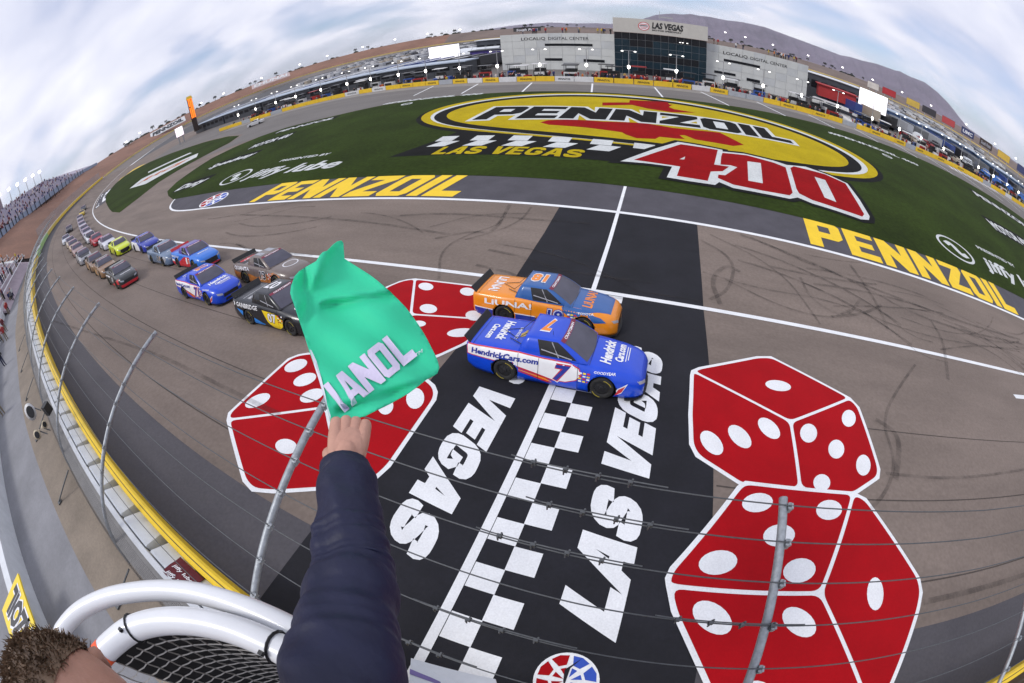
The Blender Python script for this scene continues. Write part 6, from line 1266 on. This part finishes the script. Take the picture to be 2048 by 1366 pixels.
LM2 = M('flood_lit', (1, .97, .93), .5, .02, 3, emit=6, ecol=(1, .97, .93))
b = MB(); b.tube([(0, 0, 0), (0, 0, 9.5)], [.28, .16], 7); FP = mesh_of(b, 'pole', POLE); b = MB(); b.box((0, 0, 0), (2.4, .5, 1.3)); FL = mesh_of(b, 'lamp_bank', LM2)
for i in range(15):
    k = i / 14 * (len(GF) - 1.001); j = int(k); q = Vector(gst(j, 1.02)).lerp(Vector(gst(j + 1, 1.02)), k - j); e_ = empty('floodlight', q - Vector((0, 0, 2.5))); tag(e_, 'floodlight pole with bright lamps along the top of the grandstand', 'floodlight', 'grandstand floodlights'); link('pole', FP, e_); o = link('lamp_bank', FL, e_); o.location = (0, 0, 9.6); o.rotation_euler = (0, 0, .5)
for i, (az, D, zz_) in enumerate([(-66.5, 400, 6), (-68.5, 380, 5), (-58, 440, 5), (-55, 440, 4.5), (-50, 450, 5), (-45, 455, 5.5), (-41.5, 460, 6), (-37, 462, 6), (-33, 465, 6.5), (-29, 468, 6.5), (-25, 470, 6), (7.5, 480, 11), (10, 480, 10), (13.5, 478, 8.5), (18, 476, 7), (22.5, 474, 6), (26.5, 472, 5), (30.5, 470, 5), (34.5, 468, 5.5), (39.5, 466, 6), (43.8, 466, 5), (47, 468, 5)]):
    q = along(az, D, 10.2); e_ = empty('light_mast', q); tag(e_, 'slim light mast with small bright lamps on the far bank', 'light mast', 'light masts round the far bank'); o = link('pole', FP, e_); o.scale = (.5, .5, zz_ / 9.5); o = link('lamp_bank', FL, e_); o.location = (0, 0, zz_); o.scale = (.75, .8, .5); o.rotation_euler = (0, 0, -math.radians(az))
# low bleachers behind the fence
be = empty('bleachers', (-80, -6, 4)); tag(be, 'low open bleachers with pale metal benches behind the fence', 'bleachers'); BEN = M('bench_metal', (.55, .56, .60), .5, .1, 2, metal=.3); PINK = M('aisle_pink', (.40, .33, .37), .85, .12, .5)
bA, bB = Vector((-64, -2.2, 0)), Vector((-100, 6.6, 0)); bn_ = Vector((-.20, -.98, 0))
for r_ in range(9):
    z_ = 5.4 + .55 * r_; o0 = bn_ * (.9 * r_); b = MB(); c_ = (bA + bB) / 2 + o0; b.box((c_.x, c_.y, z_), ((bB - bA).length, .38, .09), math.atan2((bB - bA).y, (bB - bA).x)); under(b.build('bench', BEN), be)
b = MB(); q = [bA + Vector((0, .8, 3.3)), bB + Vector((0, .8, 3.3)), bB + bn_ * 8.5 + Vector((0, 0, 9.6)), bA + bn_ * 8.5 + Vector((0, 0, 9.6))]; b.add([*q, *[v + Vector((0, 0, -.3)) for v in q]], [(0, 1, 2, 3), (7, 6, 5, 4), (0, 4, 5, 1), (1, 5, 6, 2), (2, 6, 7, 3), (3, 7, 4, 0)]); under(b.build('deck', PINK), be)
for i in range(46):
    f = pr.random(); r_ = pr.randrange(9); p = bA.lerp(bB, f) + bn_ * (.9 * r_ - .3); person(p.x, p.y, 4.75 + .55 * r_, pr.uniform(-.5, .5), 'spectator in {} on the low bleachers', 'spectators on the bleachers')
for i in range(22):
    x = -30 - pr.random() * 45; person(x, cx(x) - pr.uniform(5.5, 9), 3.22, pr.uniform(0, 6), 'spectator in {} on the walkway behind the fence', 'people on the walkway')

# ------------------------------------------------------------------ vehicles, tents and garages in the infield
def car_mesh(L_=4.6, w_=1.8, h_=1.45, van=False):
    b = MB(); pr_ = [(-L_ / 2, .35), (-L_ / 2, .85), (-L_ / 2 + .15, .95), (-L_ * .28, 1.0), (-L_ * .16, h_), (L_ * .10, h_), (L_ * .24, .98), (L_ * .44, .86), (L_ / 2, .7), (L_ / 2, .3)] if not van else [(-L_ / 2, .35), (-L_ / 2, h_ - .1), (-L_ / 2 + .1, h_), (L_ * .28, h_), (L_ * .40, 1.15), (L_ / 2, 1.0), (L_ / 2, .3)]
    n = len(pr_); vs = []
    for y in (-1, 1): vs += [(x, y * w_ / 2 * (1 if z < 1.02 else .84), z) for x, z in pr_]
    b.add(vs, [tuple(range(n))[::1], tuple(range(2 * n - 1, n - 1, -1))] + [(i, n + i, n + (i + 1) % n, (i + 1) % n) for i in range(n)]); b.cm = 1
    if not van: b.box((-L_ * .03, 0, (h_ + 1) / 2 + .02), (L_ * .30, w_ * .93, h_ - 1.08)); b.box((L_ * .17, 0, 1.14), (.5, w_ * .78, .28)); b.box((-L_ * .22, 0, 1.16), (.45, w_ * .78, .28))
    else: b.box((L_ * .05, 0, h_ * .7), (L_ * .62, w_ + .02, h_ * .22)); b.box((L_ * .37, 0, h_ * .68), (.5, w_ * .8, h_ * .28))
    b.cm = 2
    for x in (-L_ * .31, L_ * .31):
        for s in (-1, 1): b.tube([(x, s * w_ * .40, .33), (x, s * (w_ / 2 + .01), .33)], .33, 10)
    return mesh_of(b, 'vehicle', [LWHT, GLASS, TYRE])
CARM = car_mesh(); SUVM = car_mesh(4.9, 1.95, 1.8); RVM = car_mesh(10.5, 2.5, 3.3, True); VANM = car_mesh(5.6, 2.1, 2.4, True)
def hauler_mesh():
    b = MB(); b.box((-3, 0, 2.55), (15, 2.55, 2.9)); b.cm = 3; b.box((-3, 0, 1.35), (14.6, 2.57, .35)); b.cm = 0; b.box((6.6, 0, 1.9), (2.6, 2.45, 2.6)); b.box((8.6, 0, 1.2), (1.6, 2.3, 1.2)); b.cm = 1; b.box((7.75, 0, 2.4), (.4, 2.1, .8)); b.cm = 2
    for x in (-9, -7.8, 5.2, 6.4, 8.6):
        for s in (-1, 1): b.tube([(x, s * .9, .5), (x, s * 1.28, .5)], .5, 10)
    return mesh_of(b, 'hauler', [LWHT, GLASS, TYRE, DARK])
HAUL = hauler_mesh()
VCOL = [M('car_' + n, c, .35, .05, 3, coat=.4) for n, c in (('white', (.60, .60, .60)), ('silver', (.36, .37, .39)), ('grey', (.14, .145, .15)), ('black', (.018, .018, .02)), ('blue', (.03, .06, .22)), ('red', (.30, .02, .02)), ('sand', (.38, .33, .26)))]
vr = random.Random(21)
def veh(me, name, x, y, rz, label, cat, group, cols=None, mats=None):
    o = link(name, me); o.location = (x, y, 0); o.rotation_euler = (0, 0, rz); c_ = vr.choice(cols or VCOL); slot(o, [c_] + [o.material_slots[k].material for k in range(1, len(o.material_slots))]); tag(o, label.format(c_.name[4:]), cat, group); return o
# team haulers parked in a long row behind the pits
for i in range(26):
    x = -46 - 5.2 * i; y = 118 + .12 * i + (0 if i % 2 else 1.2); veh(HAUL, 'hauler', x, y, 1.45 + .02 * vr.random(), '{} team hauler in the row behind the pale roofed garages', 'hauler', 'team haulers', VCOL[:5])
for i in range(16): x = 50 + 6.2 * i; veh(HAUL, 'hauler', x, 121 + .35 * i, 1.75, '{} team hauler in the row near the red marquee and blue buildings', 'hauler', 'team haulers', VCOL)
# motorhomes and cars in rows: (row y, x range, heading)
cnt = 0
for rowk, (y, x0, x1, stp) in enumerate(((172, -170, -60, 5.2), (196, -185, -62, 5.0), (222, -200, -70, 5.2), (250, -210, -60, 5.0), (280, -215, -62, 5.4), (310, -190, -50, 5.6), (150, 52, 150, 5.0), (172, 60, 175, 4.8), (196, 66, 205, 5.0), (222, 78, 235, 5.0), (250, 90, 255, 5.2), (280, 100, 270, 5.4), (310, 100, 260, 6))):
    x = x0
    while x < x1:
        if vr.random() < .86: veh(RVM, 'motorhome', x + vr.uniform(-.4, .4), y + vr.uniform(-1, 1), 1.57 + vr.uniform(-.05, .05), '{} boxy motorhome in the %s row beyond the %s' % (ORD[rowk % 7], 'haulers behind the garages' if x < 0 else 'blue hospitality buildings'), 'motorhome', 'infield motorhomes', VCOL[:3] + VCOL[:1] + VCOL[6:]); cnt += 1
        x += stp
for rowk, (y, x0, x1) in enumerate(((135, 62, 150), (141, 66, 158), (160, 60, 168), (184, 70, 200), (208, 78, 222), (236, 90, 250), (160, -165, -70), (184, -180, -66), (209, -190, -70), (236, -205, -66), (265, -210, -62), (108, 66, 150), (114, 70, 152), (120.5, 140, 190))):
    x = x0
    while x < x1:
        if vr.random() < .62 and cnt < 560: veh(CARM if vr.random() < .6 else SUVM, 'parked_car', x, y + vr.uniform(-.5, .5), 1.57 + vr.choice((0, math.pi)) + vr.uniform(-.06, .06), '{} parked car in the %s car row beyond the %s' % (ORD[rowk % 12], 'haulers behind the garages' if x < 0 else 'blue hospitality buildings'), 'car', 'infield parked cars'); cnt += 1
        x += 3.6
# arched white tents and marquees
TENT = M('tent_white', (.66, .69, .72), .7, .06, .6); TRED = M('marquee_red', (.36, .02, .02), .6, .1, .6); TBLU = M('canopy_blue', (.05, .16, .50), .6, .1, 1); ROOFB = M('roof_pale_blue', (.36, .42, .50), .5, .12, .3); STL = M('suite_dark', (.05, .055, .065), .5, .2, .4)
def vault(name, c, L_, w_, h_, rz, mat, label, cat='tent', group=None, n=8):
    e_ = empty(name, (c[0], c[1], 0), rz); tag(e_, label, cat, group); ring = [(-w_ / 2, 0), (-w_ / 2, h_ * .55)] + [(w_ / 2 * math.sin(t), h_ * .55 + h_ * .45 * math.cos(t)) for t in [-math.pi / 2 + math.pi * k / n for k in range(1, n)]] + [(w_ / 2, h_ * .55), (w_ / 2, 0)]
    for k in range(5):
        x0 = -L_ / 2 + L_ / 5 * k + .08; x1 = -L_ / 2 + L_ / 5 * (k + 1) - .08; m = len(ring); vs = [(x0, y, z) for y, z in ring] + [(x1, y, z) for y, z in ring]; mesh('bay', vs, [(i, i + 1, m + i + 1, m + i) for i in range(m - 1)] + [tuple(range(m - 1, -1, -1)), tuple(range(m, 2 * m))], mat, e_)
    return e_
vault('tent', (-66, 146), 24, 9, 5.2, .10, TENT, 'white arched tent of five bays behind the haulers'); vault('tent', (-40, 141), 6, 16, 5.5, .2, TENT, 'white ribbed canopy next to the video screen', n=6)
def block(name, c, d, z0, rz, mat, roofm, label, wins=0, cat='building', group=None):
    e_ = empty(name, (c[0], c[1], z0), rz); tag(e_, label, cat, group); b = MB(); b.box((0, 0, d[2] / 2), d); b.build('walls', mat, e_); b = MB(); b.box((0, 0, d[2] + .14), (d[0] + 1.0, d[1] + 1.0, .26)); b.build('roof', roofm, e_)
    for k in range(wins): b = MB(); b.box((-d[0] / 2 + d[0] * (k + .5) / wins, -d[1] / 2 - .04, d[2] * .62), (d[0] / wins * .72, .06, d[2] * .30)); b.build('window', GLK, e_)
    return e_
# garages with pale roofs behind the pits
for i in range(5): block('garage', (-58 - 27 * i, 103 + 1.3 * i - (0 if i else 1), 0), (25, 7, 3.6), 0, -.03, STL, ROOFB, 'long garage with pale blue roof behind the pit stalls', 7, 'garage', 'pit garages')
block('garage', (-49, 131, 0), (16, 7, 4.6), 0, .05, M('trailer_purple', (.09, .06, .30), .5, .1, 1), STL, 'purple trailer with dark roof under the video screen', 0, 'trailer')
block('suite_building', (-50, 152, 0), (26, 10, 7.5), 0, .12, STL, TENT, 'two storey suite with white canopy roof beside the concrete wing', 8); block('suite_building', (49, 132, 0), (24, 12, 7.6), 0, -.12, STL, TENT, 'dark open suite with white tented roof next to the concrete wing', 8)
block('red_marquee', (48, 119, 0), (11, 6, 3.2), 2.2, -.25, TRED, TRED, 'red marquee in front of the dark suite', 0, 'marquee'); block('suite_building', (86, 128, 0), (62, 8, 4.8), 0, .16, M('suite_blue', (.05, .10, .22), .5, .15, .4), ROOFB, 'long blue hospitality building with pale roof past the video screen', 14); block('suite_building', (128, 126, 0), (30, 8, 4.6), 0, .2, M('suite_teal', (.04, .12, .26), .5, .15, .4), ROOFB, 'shorter teal blue hospitality building beyond the long one', 7)
for i in range(9): x = 72 + 8 * i; vault('popup_tent', (x, 111 + vr.uniform(-3, 3)), 3.4, 3.4, 3.0, vr.random(), vr.choice((TBLU, TENT, CARTB[0])), 'small square pop-up canopy among the cars', 'canopy', 'pop-up canopies', 3)
# white buses and trucks by the pit wall
for x, dy, lab in ((37.5, 3.0, 'white bus parked at the pit wall beside the concrete wing'), (42.5, 4.6, 'white box van behind the bus at the pit wall'), (73.5, 2.6, 'white van at the pit wall near the blue building')): veh(VANM if 'van' in lab else RVM, 'service_vehicle', x, piv(x) + dy + 2.2, -.5 if 'bus' in lab else .3, lab, 'van', None, VCOL[:1])
veh(CARM, 'pace_car', -94.3, 73.9, -2.6, 'white pace car rolling on the pit road', 'car', None, VCOL[:1])
# palms and dark shrubs along the far bank
PALMC = M('palm_green', (.030, .042, .024), .9, .3, 3); PTR = M('palm_trunk', (.10, .075, .055), .9, .2, 3)
b = MB(); b.tube([(0, 0, 0), (.1, 0, 3.2)], [.22, .16], 6); PT = mesh_of(b, 'trunk', PTR); b = MB()
for k in range(16):
    a = k * 2.4; el_ = .9 - 1.5 * (k / 16); d = Vector((math.cos(a) * math.cos(el_), math.sin(a) * math.cos(el_), math.sin(el_))); s = d.cross(Vector((0, 0, 1))).normalized() * .35; p = Vector((.1, 0, 3.2)); q = p + d * 1.2; r_ = q + d * .9 + Vector((0, 0, -.7)); b.add([p, q + s, r_, q - s], [(0, 1, 2), (0, 2, 3)])
PC = mesh_of(b, 'crown', PALMC)
b = MB(); sr = random.Random(2)
for k in range(90):
    v = Vector((sr.gauss(0, 1), sr.gauss(0, 1), abs(sr.gauss(0, 1)))).normalized(); p = Vector((v.x * 2.2, v.y * 2.2, .3 + v.z * 2.4)) * sr.uniform(.6, 1); a_ = Vector((sr.gauss(0, 1), sr.gauss(0, 1), sr.gauss(0, 1))).normalized() * .6; c_ = a_.orthogonal().normalized() * .5; b.add([p - a_, p + c_, p + a_, p - c_], [(0, 1, 2, 3)])
SH = mesh_of(b, 'foliage', PALMC); b = MB(); b.tube([(0, 0, 0), (0, 0, 1.4)], .15, 5); ST = mesh_of(b, 'stem', PTR)
for i in range(120):
    az = vr.uniform(-71, -9) if i % 3 else vr.uniform(5, 26); j = min(range(len(LOOPO)), key=lambda k: abs(math.degrees(math.atan2(LOOPO[k][0], LOOPO[k][1])) - az)); D = math.hypot(*LOOPO[j]) + vr.uniform(2, 14); z_ = zo[j] - .3; q = along(az, D, z_)
    if vr.random() < .28: e_ = empty('palm_tree', q, vr.random() * 6); link('trunk', PT, e_); link('crown', PC, e_); k = vr.uniform(.8, 1.4); e_.scale = (k, k, k); tag(e_, 'small palm standing on the far bank', 'palm', 'palms on the far bank')
    else: e_ = empty('shrub', q, vr.random() * 6); link('foliage', SH, e_); link('stem', ST, e_); k = vr.uniform(.5, 1.0); e_.scale = (k * 1.4, k * 1.4, k * .8); tag(e_, 'dark desert shrub on the far bank', 'shrub', 'shrubs on the far bank')

# ------------------------------------------------------------------ thin evening haze between the track and the mountains
hz = MB(); hz.box((0, 0, 170), (19000, 19000, 344)); hzo = hz.build('haze', [], None); hzo.data.materials.clear()
hm_ = bpy.data.materials.new('haze_air'); hm_.use_nodes = True; t_ = hm_.node_tree; t_.nodes.remove(t_.nodes['Principled BSDF']); pvn = t_.nodes.new('ShaderNodeVolumePrincipled'); pvn.inputs['Color'].default_value = (.80, .82, .92, 1); pvn.inputs['Density'].default_value = 5.5e-5; t_.links.new(pvn.outputs[0], t_.nodes['Material Output'].inputs['Volume']); hzo.data.materials.append(hm_); hzo["kind"] = "stuff"
